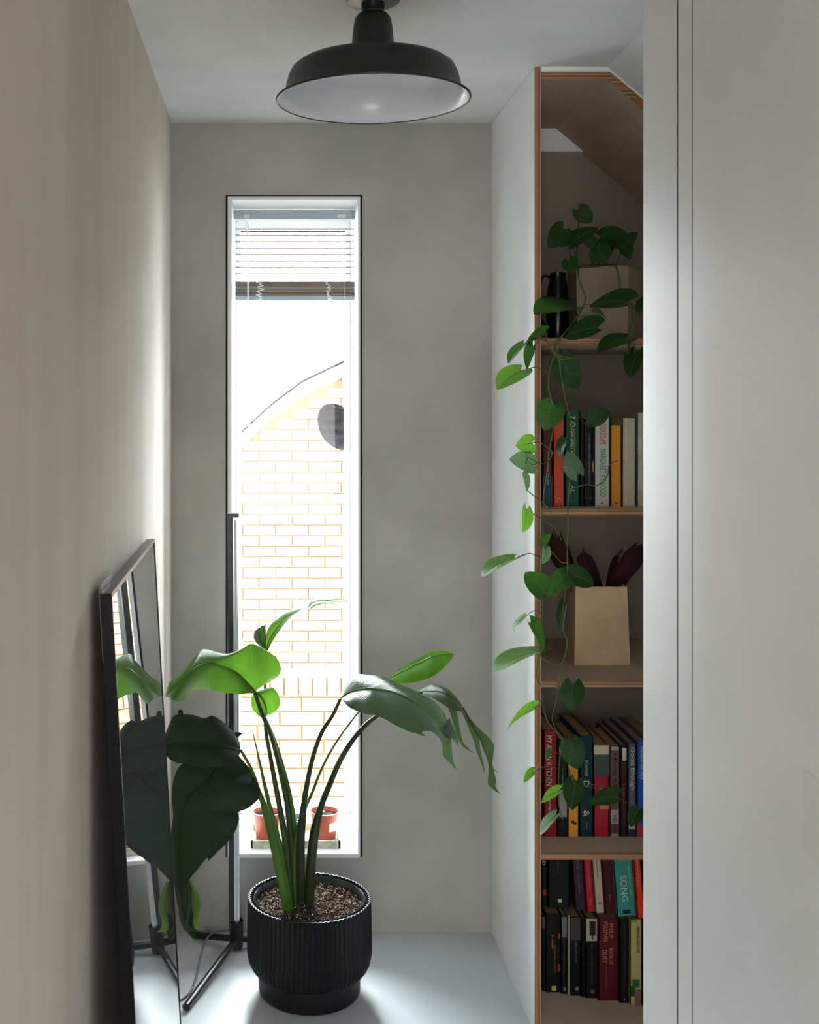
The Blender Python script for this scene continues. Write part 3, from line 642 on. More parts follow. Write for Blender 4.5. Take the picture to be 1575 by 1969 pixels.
stem([(490, 1331, 3.06), (503, 1370, 3.08), (520, 1410, 3.1), (535, 1465, 3.11), (549, 1530, 3.12), (559, 1600, 3.12), (564, 1680, 3.12), (566, 1745, 3.12)], [.005, .0055, .0058, .0062, .007, .0085, .010, .011], M_stemd)
stem([(508, 1375, 3.11), (528, 1425, 3.12), (545, 1480, 3.13), (560, 1545, 3.13), (566, 1610, 3.13), (570, 1740, 3.13)], [.003, .0055, .006, .0065, .009, .011], M_stem)
stem([(654, 1345, 3.0), (640, 1375, 3.02), (618, 1410, 3.04), (602, 1455, 3.06), (590, 1510, 3.08), (583, 1560, 3.09), (578, 1630, 3.10), (578, 1730, 3.11)], [.004, .0048, .0055, .006, .0068, .009, .0115, .013], M_stemd)
stem([(746, 1305, 3.24), (716, 1335, 3.2), (684, 1376, 3.17), (648, 1425, 3.14), (620, 1475, 3.13), (600, 1525, 3.12), (585, 1560, 3.12), (569, 1620, 3.12), (565, 1735, 3.11)], [.002, .0022, .0025, .0028, .0034, .004, .005, .009, .011], M_stem)
stem([(812, 1331, 3.06), (770, 1348, 3.06), (723, 1378, 3.07), (690, 1408, 3.08), (658, 1455, 3.09), (634, 1508, 3.10), (616, 1555, 3.11), (605, 1600, 3.11), (598, 1660, 3.11), (594, 1738, 3.11)], [.003, .004, .0055, .0065, .0072, .0078, .0085, .013, .0135, .0145], M_stemd)
MB().tube([P(548, 1745, 3.06), P(556, 1735, 3.05), P(566, 1752, 3.045), P(570, 1765, 3.04)], .0012, 6, 12).build('root', M_vineb, pl, True)

# ================================================================ BOOKCASE
BK = 3.44; tk = .0165
bcx = XR; xin = XR+tk+.0005; BR = 1.21
bc = thing('bookcase', 'built-in plywood bookcase in the niche with a white painted side', 'bookcase', ((XR+BR)/2, 3.17, 0))
me_mats = [M_birch, M_white]
sp_ = bx('side_panel', me_mats, bc, XR, XR+tk, DF, D-.002, 0, H-.001)
for p in sp_.data.polygons:
    if p.normal.x < -.5: p.material_index = 1
bx('plywood_edge', M_plyx, sp_, XR+.0003, XR+tk, DF-.0008, DF+.001, 0, H-.001, label='striped plywood edge')
bx('side_panel', M_birch, bc, BR-tk, BR, DF, D-.002, 0, zs(BR)-.02)
zsh = [CH+135*DF/F, Z(979.4, DF), Z(1309.7, DF), Z(1640, DF), .0268]
for zt_ in zsh:
    s_ = bx('shelf', M_birch, bc, XR+tk, BR-tk, DF, BK, zt_-tk, zt_)
    bx('plywood_edge', M_plyz, s_, XR+tk, BR-tk, DF-.0008, DF+.001, zt_-tk, zt_, label='striped plywood edge')
bx('plinth', M_birch, bc, XR+tk, BR-tk, DF+.01, DF+.02, 0, zsh[-1]-tk)
MB().prism([(XR+tk, 0), (BR-tk, 0), (BR-tk, zs(BR)-.03), (KX, H-.004), (XR+tk, H-.004)], BK, BK+.012).build('back_panel', M_back, bc)
kz = H-.012                 # soffit of the filler
g = .83
tp = MB().prism([(XR+tk, kz-.018), (KX-.003, kz-.018), (KX+.006, kz), (XR+tk, kz)], DF, BK).build('top_panel', M_birch, bc)
MB().prism([(XR+tk, kz-.018), (KX-.003, kz-.018), (KX+.006, kz), (XR+tk, kz)], DF-.0008, DF+.001).build('plywood_edge', M_plyz, tp)
x2 = BR-tk
sl = MB().prism([(KX-.003, kz-.018), (x2, kz-.018-g*(x2-KX+.003)), (x2, kz-g*(x2-KX-.006)), (KX+.006, kz)], DF, BK).build('sloping_panel', M_birch, bc)
MB().prism([(KX-.003, kz-.018), (x2, kz-.018-g*(x2-KX+.003)), (x2, kz-g*(x2-KX-.006)), (KX+.006, kz)], DF-.0008, DF+.001).build('plywood_edge', M_plyz, sl)
struct(MB().prism([(XR+tk, kz), (KX+.006, kz), (x2, kz-g*(x2-KX-.006)), (x2, zs(x2)+.002), (KX, H+.002), (XR+tk, H+.002)], DF+.0005, BK).build('trim_3', M_white))
# bulkhead strip at the back of the top bay
hb = BK-.03
bz1, bz0 = kz-.019, Z(291, hb)
xe = lambda z_: KX-.003+(kz-.018-z_)/g
MB().prism([(XR+tk, bz0), (xe(bz0)-.002, bz0), (KX-.004, bz1), (XR+tk, bz1)], hb, BK-.001).build('bulkhead', M_white, bc, label='pale strip across the back')

# ---------------------------------------------------------------- books
def text_mesh(s, length, height, thick=.0003):
    cu = bpy.data.curves.new('lettering', 'FONT'); cu.body = s; cu.resolution_u = 2
    o = bpy.data.objects.new('tmp', cu); COL.objects.link(o)
    bpy.context.view_layer.update()
    me = bpy.data.meshes.new_from_object(o); bpy.data.objects.remove(o)
    xs = [v.co.x for v in me.vertices]; ys = [v.co.y for v in me.vertices]
    x0, x1, y0, y1 = min(xs), max(xs), min(ys), max(ys)
    sx = length/(x1-x0); sy = height/(y1-y0)
    for v in me.vertices: v.co = Vector(((v.co.x-x0)*sx, (v.co.y-(y0+y1)/2)*sy, 0))
    return me
def dashes(length, height):
    """print too small to read: a row of short uneven strokes"""
    b = bmesh.new(); x = 0
    while x < length:
        wv = R.uniform(.0012, .0026); hv = height*R.uniform(.45, .95)*.5; g = R.choice((.0006, .0008, .0008, .0026))
        if x+wv > length: break
        st_ = min(.0007, wv*.35)
        for q in ((x, x+st_, -hv, hv), (x+wv-st_, x+wv, -hv*.8, hv*.7), (x, x+wv, R.choice((-hv, 0, hv*.6)), None)):
            y0_, y1_ = q[2], (q[3] if q[3] is not None else q[2]+st_)
            b.faces.new([b.verts.new(p) for p in ((q[0], y0_, 0), (q[1], y0_, 0), (q[1], y1_, 0), (q[0], y1_, 0))])
        x += wv+g
    me = bpy.data.meshes.new('lettering'); b.to_mesh(me); b.free(); return me
_mc = {}
def cm(c, rough=.5):
    if c not in _mc: _mc[c] = mat('cover_%d' % len(_mc), [max(.002, q*.8-.004) for q in S(c)], rough, spec=.2)
    return _mc[c]
def book(x0, x1, z0, h, y0, depth, col, label, group, lean=0, marks=(), cat='book', name='book', y1off=0):
    """marks: ('text', string, top_frac, len_frac, across_frac, height_frac, colour) / ('patch', z0f, z1f, x0f, x1f, colour)"""
    wd = x1-x0-.0006
    Mb = Matrix.Translation((x0, y0, z0)) @ Matrix.Rotation(-math.radians(lean), 4, 'Y')
    t = thing(name, label, cat, Vector((x0, y0, z0)), group)
    cv = MB(); bt = min(.0022, wd*.15)
    cv.box(0, wd, 0, bt, 0, h, Mb); cv.box(0, bt, 0, depth, 0, h, Mb); cv.box(wd-bt, wd, 0, depth, 0, h, Mb)
    c = cv.build('cover', cm(col), t)
    MB().box(bt, wd-bt, bt, depth-.003, .002, h-.003, Mb).build('pages', M_page, t)
    for ki, k in enumerate(marks):
        if k[0] == 'text':
            _, s, tf, lf, af, hf, tc = k
            me = dashes(lf*h, hf*wd) if s == '~' else text_mesh(s, lf*h, hf*wd)
            Mt = Mb @ Matrix.Translation((af*wd, -.0013, h*(1-tf))) @ Matrix(((0, 1, 0, 0), (0, 0, 1, 0), (-1, 0, 0, 0), (0, 0, 0, 1)))
            me.transform(Mt); link('lettering', me, cm(tc), t)
        else:
            _, a, b, xa_, xb_, tc = k
            MB().box(wd*xa_, wd*xb_, -.0003-.00012*ki, .0006, h*a, h*b, Mb).build('printed_panel', cm(tc), t)
    return t
WT = (214, 208, 200); YL_ = (210, 190, 110)
g1 = 'paperbacks on the shelf below the trailing plant pot'; d = 2.985; zb = zsh[1]+.0004
def bk(row, px0, px1, pytop, d_, z_, col, label, marks=(), dep=.15, lean=0, grp=g1, hh=None):
    h = hh if hh else Z(pytop, d_)-z_
    x0 = max(X(px0, d_), xin+.0003)
    return book(x0, X(px1, d_), z_, h, d_, dep, col, label, grp, lean, marks)
bk(1, 1044, 1062.5, 812, d, zb, (84, 30, 34), 'dark red and blue spine, first book left on the upper book shelf', (('patch', 0, .36, 0, 1, (44, 66, 84)), ('text', '~', .35, .4, .55, .3, (190, 150, 110))))
bk(1, 1063.5, 1086, 804, d, zb, (206, 78, 54), 'orange red book between the dark red and the green one', (('text', 'C', .90, .05, .5, .3, WT), ))
bk(1, 1087, 1115, 790, d, zb, (30, 84, 60), 'tall dark green book with white author lettering', (('text', '7 O', .05, .12, .5, .4, WT), ('text', 'MARGARET ATWOOD', .19, .42, .5, .28, WT), ('text', 'AL.', .78, .09, .5, .3, WT)), dep=.16)
bk(1, 1116, 1124, 800, d, zb, (22, 22, 28), 'thin black book right of the green one')
bk(1, 1124.5, 1142, 800, d, zb, (18, 20, 22), 'black book with a fine border, left of the white one', (('patch', .09, .095, .05, .95, (150, 150, 146)), ('patch', .095, .9, .05, .08, (110, 110, 106)), ('patch', .38, .5, .85, 1, (190, 130, 60)), ('text', '~', .2, .55, .5, .2, (170, 166, 160))))
bk(1, 1143, 1173, 790, d, zb, (206, 204, 198), 'white book with red and green block lettering', (('text', 'MADDADDAM', .08, .27, .55, .42, (220, 48, 60)), ('text', 'MARGARET ATWOOD', .40, .5, .55, .42, (40, 150, 96)), ('text', 'x', .95, .03, .5, .2, (30, 30, 30))), dep=.16)
bk(1, 1174, 1195.5, 818, d, zb, (222, 150, 48), 'plain orange book on the upper book shelf', (('text', 'A', .94, .04, .5, .3, (30, 20, 10)),))
bk(1, 1196.5, 1223, 804, d, zb, (206, 190, 166), 'cream book right of the plain orange one')
bk(1, 1225, 1248, 793, d, zb, (200, 192, 172), 'off-white book half hidden by the door post, upper shelf')
bk(1, 1250, 1275, 800, d, zb, (70, 80, 96), 'slate blue book behind the door post on the upper shelf')
# lower book shelf
g2 = 'cookbooks and novels on the lower shelf'; d = 3.01; zb = zsh[3]+.0004
xs = lambda a: 940+a/4.922
bk(2, 1046, 1072, 1404, d, zb, (150, 22, 36), 'red cookbook with white condensed title at the left end', (('text', 'MY ASIAN KITCHEN', .05, .47, .38, .42, WT), ('text', '~', .56, .3, .42, .18, WT)), dep=.2)
bk(2, 1073, 1091.5, 1421, d, zb, (28, 36, 32), 'black book with an oval grey panel', (('patch', .86, .93, .15, .9, WT), ('patch', .2, .48, .15, .95, (150, 148, 142)), ('text', '~', .3, .28, .5, .3, (120, 150, 110)), ('patch', 0, .18, 0, 1, (24, 22, 34))), dep=.19)
bk(2, 1092, 1113.5, 1424, d, zb, (226, 156, 52), 'orange book with a small black bird motif', (('patch', .14, .165, .3, .6, (40, 20, 10)), ('patch', .125, .145, .5, .8, (60, 30, 10))), dep=.19)
bk(2, 1114.5, 1141, 1414, d, zb, (22, 52, 58), 'dark teal book with white serif lettering', (('text', '(Cante)', .24, .16, .5, .28, WT), ('text', 'D', .45, .06, .5, .42, WT), ('text', '&', .74, .06, .5, .42, WT), ('patch', .07, .14, .5, .55, (120, 130, 128))), dep=.21)
bk(2, 1142, 1171.5, 1433, d, zb, (176, 34, 48), 'red book with a green and cream top', (('patch', .66, .95, 0, 1, (74, 84, 78)), ('patch', .9, 1, 0, 1, (206, 192, 158)), ('text', '~', .44, .14, .5, .5, (220, 120, 110)), ('patch', .3, .34, .4, 1, (210, 130, 90))), dep=.19)
bk(2, 1173, 1192, 1436, d, zb, (176, 160, 150), 'white edged book with brown title panel', (('patch', .3, .96, .12, .88, (112, 76, 70)), ('text', 'Hong On A', .07, .55, .5, .45, (36, 20, 20)), ('patch', .03, .14, .12, .88, (104, 60, 62)), ('text', '~', .76, .09, .5, .55, (90, 70, 66))), dep=.19)
bk(2, 1193, 1206.5, 1433, d, zb, (66, 34, 36), 'maroon book with a small white label at its top', (('patch', .83, .97, .3, .9, WT), ('text', '~', .42, .22, .5, .28, (180, 140, 130))), dep=.23)
bk(2, 1207.5, 1224, 1430, d, zb, (92, 94, 110), 'grey blue book with pale handwritten title', (('text', 'Good Enough', .04, .46, .5, .68, WT), ('text', '~', .52, .24, .45, .35, (150, 120, 160)), ('patch', 0, .08, 0, 1, (50, 56, 96)), ('patch', .08, .13, .1, .9, (190, 200, 150))), dep=.24)
bk(2, 1225, 1246, 1426, d, zb, (44, 88, 168), 'blue book with a red foot beside the door post', (('patch', 0, .13, 0, 1, (190, 60, 70)), ('text', '~', .05, .35, .45, .4, (190, 200, 220))), dep=.24)
bk(2, 1248, 1270, 1424, d, zb, (150, 140, 120), 'tan book behind the door post on the lower shelf', dep=.24)
# bottom bay: two storeys of books, standing at a slight skew
g3 = 'novels in the bottom bay, lower row'; g4 = 'novels in the bottom bay, leaning upper row'
zb = zsh[4]+.0004
yd = lambda px: 3.068-.078*(px-1042)/193
BKc = (20, 20, 24)
low = [(1042.6, 1049, 1762, (24, 40, 38), 'thin dark green book at the bottom left corner', (('patch', .84, 1, 0, 1, (110, 90, 76)),)),
       (1049.5, 1078.5, 1757, BKc, 'thick black book with orange and yellow lettering', (('text', '~', .27, .19, .45, .18, (200, 130, 70)), ('text', '~', .4, .36, .6, .12, (170, 120, 60)), ('patch', .02, .08, .4, .7, (200, 180, 70)), ('patch', .68, .75, .85, .95, (200, 80, 70)), ('patch', .27, .36, .85, .95, (190, 60, 90)))),
       (1079, 1091, 1760, (24, 24, 28), 'black book with a small grey photograph at its top', (('patch', .72, .98, .1, .95, (120, 116, 110)), ('text', '~', .3, .45, .5, .3, (100, 100, 104)), ('patch', .04, .08, .4, .8, (130, 128, 124)))),
       (1091.3, 1097.3, 1760, (150, 150, 134), 'very thin pale book in the bottom row', ()),
       (1097.8, 1117.5, 1763, (20, 22, 26), 'black book with a dark photograph, right of the thin pale one', (('patch', .70, .99, .0, 1, (74, 68, 66)), ('text', '~', .31, .28, .5, .18, (120, 124, 112)), ('patch', .07, .11, .45, .75, (150, 150, 140)))),
       (1118, 1126.5, 1765, (12, 12, 14), 'narrow plain black book in the bottom row', ()),
       (1127, 1149.5, 1765, (18, 20, 22), 'black book with a white picture of a dark figure', (('patch', .71, .99, 0, .95, (186, 170, 158)), ('patch', .78, .96, .3, .82, (48, 28, 26)), ('patch', .73, .80, .5, .62, (48, 28, 26)), ('text', '~', .32, .5, .5, .14, (110, 96, 70)), ('patch', .06, .1, .4, .75, (150, 90, 100)))),
       (1151, 1190.5, 1766, (92, 26, 34), 'thick maroon book with gold author lettering', (('text', 'PHILIP', .06, .18, .62, .2, (206, 130, 90)), ('text', 'PULLMAN', .04, .24, .35, .2, (206, 130, 90)), ('text', 'BOOK OF', .36, .2, .62, .2, (210, 140, 80)), ('text', 'DUST', .38, .16, .3, .22, (214, 150, 80)), ('text', '~', .58, .3, .38, .12, (160, 70, 80)))),
       (1192, 1210.5, 1768, (26, 20, 22), 'black book with dim vertical title right of the maroon one', (('text', '~', .04, .8, .5, .25, (96, 74, 60)), ('patch', .03, .06, .4, .6, (110, 100, 100)))),
       (1211.5, 1235, 1768, (196, 178, 112), 'yellow cream book with floral foot beside the door post', (('text', '~', .07, .32, .68, .35, (30, 28, 24)), ('patch', .2, .3, .2, .8, (64, 104, 70)), ('patch', 0, .18, .4, .9, (150, 104, 104)), ('patch', .1, .22, .05, .4, (50, 80, 54)), ('patch', .97, 1, 0, .6, (120, 150, 80)))),
       (1237, 1262, 1768, (40, 50, 70), 'navy book behind the door post in the bottom row', ())]
tops = []
for x0, x1, yt, c_, lb, mk in low:
    d_ = yd((x0+x1)/2)
    t = bk(3, x0, x1, yt, d_, zb, c_, lb, mk, dep=.13, grp=g3); tops.append((x0, x1, Z(yt, d_)))
zr2 = max(z_ for _, _, z_ in tops)+.0006
up = [(1042.5, 1053, (24, 22, 26), 'black book with large white capitals against the side panel', (('text', 'DRUGLORD', -.10, .50, .3, .55, WT), ('patch', .16, .24, .1, .8, (170, 40, 34))), 0),
      (1055, 1096, (14, 16, 20), 'thickest black book of the leaning upper row', (('text', '~', .2, .3, .45, .07, (90, 92, 96)), ('patch', .08, .13, .45, .62, (196, 196, 140))), 0),
      (1107, 1128, (62, 40, 58), 'dark purple leaning book', (('text', '~', .1, .3, .5, .35, (120, 100, 130)), ('text', '~', .46, .3, .5, .2, (140, 120, 140))), 4.2),
      (1129, 1145, (190, 36, 54), 'narrow crimson leaning book', (('text', '~', .1, .6, .5, .22, (230, 120, 130)), ('text', '~', .8, .1, .5, .3, (230, 130, 140))), 4.2),
      (1146, 1164, (196, 180, 158), 'cream leaning book between the crimson and dark red ones', (('patch', .5, .9, .45, .52, (110, 90, 80)), ('text', '~', .84, .05, .5, .5, (60, 44, 40))), 4.2),
      (1165, 1186.5, (76, 24, 26), 'dark red brown leaning book', (('text', '~', .72, .13, .5, .16, (170, 120, 120)),), 4.2),
      (1187.5, 1224.5, (66, 150, 136), 'wide teal leaning book with large white title', (('text', 'SONG', .42, .37, .45, .34, (200, 226, 220)), ('text', '~', .15, .55, .78, .14, (150, 206, 196)), ('patch', .03, .09, .3, .7, (26, 44, 46))), 4.2),
      (1226, 1241, (222, 66, 34), 'orange red leaning book beside the door post', (('text', '~', .15, .4, .5, .3, (240, 170, 150)),), 4.2),
      (1242.5, 1262, (34, 22, 30), 'black leaning book hidden behind the door post', (), 4.2)]
for x0, x1, c_, lb, mk, ln in up:
    d_ = yd((x0+x1)/2)-.002
    bk(4, x0, x1, 0, d_, zr2, c_, lb, mk, dep=.125, lean=ln, grp=g4, hh=.178 if ln == 0 else .18)

# ---------------------------------------------------------------- vase with dark dried leaves
vz = zsh[2]+.0005; dv = 3.075
vs = thing('stone_vase', 'angular sand coloured vase holding dark red dried leaves', 'vase', (X(1158, dv), dv+.04, vz))
vx0, vx1 = X(1104.6, dv), X(1212, dv); wx0, wx1 = X(1107, dv), X(1206, dv); vh = Z(1128.5, dv)-vz
def frustum(m, b, t, z0, z1):
    v = [m.bm.verts.new((x, y, z0)) for x, y in b]+[m.bm.verts.new((x, y, z1)) for x, y in t]
    n_ = len(b)
    for i in range(n_): m.bm.faces.new((v[i], v[(i+1) % n_], v[n_+(i+1) % n_], v[n_+i]))
    return v
m = MB()
bo = [(vx0, dv), (vx1, dv), (vx1+.004, dv+.095), (vx0+.002, dv+.10)]; to = [(wx0, dv+.002), (wx1, dv), (wx1+.004, dv+.09), (wx0+.002, dv+.095)]
v = frustum(m, bo, to, vz, vz+vh); m.bm.faces.new(v[:4])
ins = lambda q: [(x+(.005 if i in (0, 3) else -.005), y+(.005 if i < 2 else -.005)) for i, (x, y) in enumerate(q)]
ti = ins(to); v2 = frustum(m, ins(bo), ti, vz+.006, vz+vh); m.bm.faces.new(v2[:4][::-1])
for i in range(4): m.bm.faces.new((v[4+i], v[4+(i+1) % 4], v2[4+(i+1) % 4], v2[4+i]))
m.build('vase_body', M_vase, vs)
def dried(pts, name='dried_leaf', d0=3.12):
    """pts: stations (lx,ly,rx,ry), base to tip; ragged comb of teeth at the tip"""
    m = MB(); n_ = 14
    Ls = [P(a, b, d0) for a, b, _, _ in pts]; Rs = [P(c_, e, d0-.012) for _, _, c_, e in pts]
    Lr, _ = resample(Ls, [0]*len(Ls), n_); Rr, _ = resample(Rs, [0]*len(Rs), n_)
    cols = 10; rows = []
    for i in range(n_+1):
        rows.append([Lr[i].lerp(Rr[i], j/cols)+Vector((0, (.008*math.sin(math.pi*j/cols)-.002*(j % 2)), 0)) for j in range(cols+1)])
    m.grid(rows)
    for j in range(cols):
        a, b = rows[-1][j], rows[-1][j+1]; dr_ = ((a+b)/2-rows[-3][j]).normalized(); t_ = m.bm.verts.new((a+b)/2+dr_*R.choice((.004, .010, .018, .026)))
        va, vb = m.bm.verts.new(a), m.bm.verts.new(b); m.bm.faces.new((va, vb, t_))
    bmesh.ops.remove_doubles(m.bm, verts=m.bm.verts[:], dist=.00001)
    o = m.build(name, M_protea, vs, True)
    md = o.modifiers.new('thickness', 'SOLIDIFY'); md.thickness = .0012
dried([(1104, 1150, 1114, 1150), (1085, 1110, 1101, 1108), (1062, 1080, 1098, 1085), (1052, 1055, 1092, 1058), (1056, 1036, 1082, 1034)])
dried([(1106, 1150, 1112, 1150), (1098, 1105, 1107, 1100), (1094, 1075, 1101, 1076), (1093, 1062, 1096, 1060)], d0=3.14)
dried([(1150, 1150, 1160, 1150), (1140, 1125, 1159, 1125), (1120, 1100, 1148, 1090), (1109, 1078, 1138, 1070), (1111, 1070, 1131, 1066)], d0=3.13)
dried([(1160, 1150, 1170, 1150), (1166, 1120, 1188, 1120), (1170, 1095, 1188, 1092), (1178, 1075, 1190, 1072), (1183, 1070, 1190, 1068)], d0=3.15)
dried([(1164, 1150, 1196, 1150), (1172, 1120, 1206, 1120), (1186, 1088, 1228, 1095), (1200, 1064, 1242, 1072), (1216, 1048, 1250, 1056)], d0=3.12)

# ---------------------------------------------------------------- dark jar with looped handle on the top shelf
jd = 3.12; jz = zsh[0]+.0005; jc = Vector((X(1078, jd), jd+.03, jz))
jr = thing('dark_jug', 'dark glazed jug with a thin looped handle behind the trailing plant', 'jug', jc)
jh = Z(523, jd)-jz; r0 = .030
MB().lathe([(.001, 0), (r0*.8, 0), (r0, jh*.2), (r0*1.05, jh*.5), (r0*.9, jh*.8), (r0*.7, jh*.92), (r0*.75, jh), (r0*.68, jh), (r0*.6, jh*.9), (.001, jh*.8)], jc, 32).build('jug_body', M_dark, jr, True)
MB().tube([jc+Vector((-r0*.7, -.005, jh*.93)), jc+Vector((-r0*1.4, -.008, jh*.95)), jc+Vector((-r0*1.75, -.01, jh*.7)), jc+Vector((-r0*1.7, -.01, jh*.4)), jc+Vector((-r0*1.0, -.005, jh*.2))], .0035, 8, 24).build('handle', M_dark, jr, True)

# ================================================================ TRAILING PLANT IN A PALE PLANTER
gd = 2.985
po = thing('trailing_pothos', 'trailing heart leaved plant in a pale planter on the top shelf', 'potted plant', (X(1175, gd+.08), gd+.08, zsh[0]+.0005))
pz0 = zsh[0]+.0005; pz1 = Z(512, gd)
pxa, pxb = X(1108, gd), X(1238, gd)
m = MB()
bo = [(pxa+.004, gd), (pxb-.045, gd-.01), (pxb+.03, gd+.12), (pxa+.02, gd+.15)]; to = [(pxa, gd), (pxb-.042, gd-.01), (pxb+.035, gd+.12), (pxa+.016, gd+.15)]
v = frustum(m, bo, to, pz0, pz1); m.bm.faces.new(v[:4]); v2 = frustum(m, ins(bo), ins(to), pz0+.005, pz1); m.bm.faces.new(v2[:4][::-1])
for i in range(4): m.bm.faces.new((v[4+i], v[4+(i+1) % 4], v2[4+(i+1) % 4], v2[4+i]))
m.build('planter', M_planter, po)
bt_ = ins(ins(to)); m = MB(); vv = [m.bm.verts.new((x, y, pz1-.01)) for x, y in bt_]; m.bm.faces.new(vv); m.build('compost', M_soild, po)
VD = 2.845     # vines hang just in front of the shelf edges
VP = []        # sampled vine points for petiole anchoring
def vine(pts, r=.0018, m_=None, n=40):
    q = [P(a, b, d_) for a, b, d_ in pts]
    s_, _ = resample(q, [0]*len(q), n)
    VP.extend(s_)
    MB().tube(q, r, 6, n).build('vine', m_ or M_vine, po, True)
v_ = VD
vine([(1140, 512, 3.03), (1116, 512, 2.975), (1112, 530, 2.93), (1118, 550, 2.92), (1126, 572, 2.9), (1120, 592, 2.89), (1098, 625, 2.87), (1082, 645, v_), (1062, 668, v_), (1078, 690, v_), (1098, 688, v_)], .002)
vine([(1160, 510, 3.04), (1182, 511, 2.97), (1190, 530, 2.94), (1193, 560, 2.93), (1200, 580, 2.91), (1216, 588, 2.9), (1220, 610, 2.88), (1214, 635, 2.87), (1211, 655, 2.86), (1207, 680, 2.85)], .0028)
vine([(1211, 655, 2.86), (1221, 668, 2.85), (1219, 680, 2.85)], .002, n=10)
vine([(1170, 511, 3.0), (1140, 512, 2.97), (1118, 513, 2.965)], .0035, M_vineb, 12)
vine([(1052, 640, 2.84), (1050, 655, 2.83), (1062, 672, 2.83), (1075, 684, 2.84), (1112, 690, v_)], .0016)
vine([(1082, 645, v_), (1060, 700, v_), (1055, 745, v_), (1066, 790, v_), (1063, 830, v_), (1056, 870, v_), (1052, 910, v_), (1046, 950, v_), (1044, 985, 2.835), (1044, 1040, 2.83), (1041, 1090, 2.83), (1043, 1135, 2.83), (1044, 1190, 2.83), (1041, 1230, 2.83), (1036, 1275, 2.83)], .0016, n=90)
vine([(1070, 655, 2.86), (1082, 740, 2.86), (1095, 800, 2.85), (1105, 850, 2.85), (1098, 900, 2.85), (1093, 950, 2.85), (1092, 1010, 2.85), (1091, 1060, 2.85), (1091, 1100, 2.85), (1086, 1150, 2.85), (1080, 1200, 2.85), (1090, 1232, 2.85), (1086, 1262, 2.85), (1079, 1280, 2.85), (1084, 1312, 2.85), (1086, 1330, 2.85)], .0018, n=90)
vine([(1036, 1258, 2.83), (1046, 1268, 2.83), (1062, 1276, 2.84), (1079, 1280, 2.85)], .0022, n=14)
vine([(1036, 1268, 2.83), (1032, 1290, 2.83), (1033, 1306, 2.83), (1040, 1316, 2.83)], .0018, n=14)
vine([(1048, 1055, 2.83), (1062, 1062, 2.84), (1078, 1080, 2.85), (1088, 1082, 2.85), (1092, 1076, 2.85)], .0012, n=20)
vine([(1006, 974, 2.80), (1020, 985, 2.81), (1045, 1000, 2.83), (1070, 1020, 2.84), (1080, 1040, 2.85)], .0012, n=20)
vine([(1079, 1280, 2.85), (1075, 1310, 2.85), (1070, 1345, 2.85), (1062, 1380, 2.84), (1070, 1405, 2.84), (1082, 1425, 2.84), (1076, 1460, 2.83), (1074, 1500, 2.83), (1074, 1540, 2.83), (1082, 1576, 2.83)], .0012, n=50)
vine([(1040, 1330, 2.84), (1050, 1380, 2.84), (1064, 1402, 2.84), (1080, 1420, 2.84), (1091, 1445, 2.84), (1093, 1475, 2.84), (1104, 1506, 2.84)], .0012, n=40)
vine([(1188, 885, 2.86), (1172, 895, 2.86), (1168, 915, 2.86), (1150, 933, 2.86), (1126, 932, 2.86), (1100, 940, 2.86)], .0014, n=24)
vine([(1006, 874, 2.80), (1045, 892, 2.82), (1062, 870, v_), (1040, 852, 2.83), (1028, 850, 2.82)], .0012, n=24)
vine([(1067, 880, v_), (1075, 888, v_), (1085, 886, v_)], .001, n=8)
vine([(1012, 940, 2.81), (1022, 950, 2.82), (1040, 963, 2.83), (1060, 985, 2.84)], .0012, n=16)
vine([(1062, 1165, 2.84), (1074, 1140, 2.84), (1070, 1128, 2.84)], .001, M_vineb, 10)
HORIZ = (-1, 0, 0)
def hleaf(ax, ay, tx, ty, w, da, dt, mtl=None, aspect=.78, fold=.22, petiole=True, label=None, flip=1, droop=.10):
    """heart-shaped leaf from stalk joint (ax,ay) to tip (tx,ty); w = width it shows in pixels"""
    a = P(ax, ay, da); t = P(tx, ty, dt); ax_ = t-a; L = ax_.length; ax_.normalize()
    view = (a-Vector((0, 0, CH))).normalized()
    side0 = ax_.cross(view).normalized(); nrm0 = side0.cross(ax_).normalized()
    wr = w*da/F; wt = max(wr, aspect*L); roll = math.acos(max(.12, min(1, wr/wt)))*flip
    side = side0*math.cos(roll)+nrm0*math.sin(roll); nm = side.cross(ax_).normalized()
    if nm.z < 0: nm = -nm
    rows = []; NI, NJ = 14, 8
    for i in range(NI+1):
        t_ = i/NI; u_ = t_
        hw = .5*wt*(math.sin(math.pi*min(1, (.06+.94*t_))**.62))**.85 if 0 < t_ < 1 else 0
        hw = .5*wt*max(0, 2.35*(t_+.03)**.5*(1-t_)**.85)*1.02 if t_ < 1 else 0
        row = []
        for j in range(NJ+1):
            s = -1+2*j/NJ
            back = .20*L*abs(s)**1.4*(1-t_)**2.2*min(1, .25+abs(s))
            p = a+ax_*(L*t_-back)+side*(s*hw)+nm*(-fold*abs(s)*hw*-1*0.6)+nm*(droop*L*math.sin(math.pi*t_)*.8-droop*.5*L*t_*t_*0)
            row.append(p)
        rows.append(row)
    o = MB().grid(rows).build('leaf', mtl or M_pothos, po, True, label=label)
    mid = [r[NJ//2]-view*.0004 for r in rows[:-1]]
    MB().tube(mid, [.0009-.0006*i/(len(mid)-1) for i in range(len(mid))], 5).build('midrib', M_vine, o, True)
    if petiole:
        q = min(VP, key=lambda p_: (p_-a).length)
        if (q-a).length < .20:
            mdp = (a+q)/2+Vector((0, -.004, .012*(1 if (q-a).length > .03 else 0)))
            MB().tube([rows[0][NJ//2], mdp, q], .0011, 5, 8).build('petiole', M_vineb, o, True)
    return o
up_ = 2.97
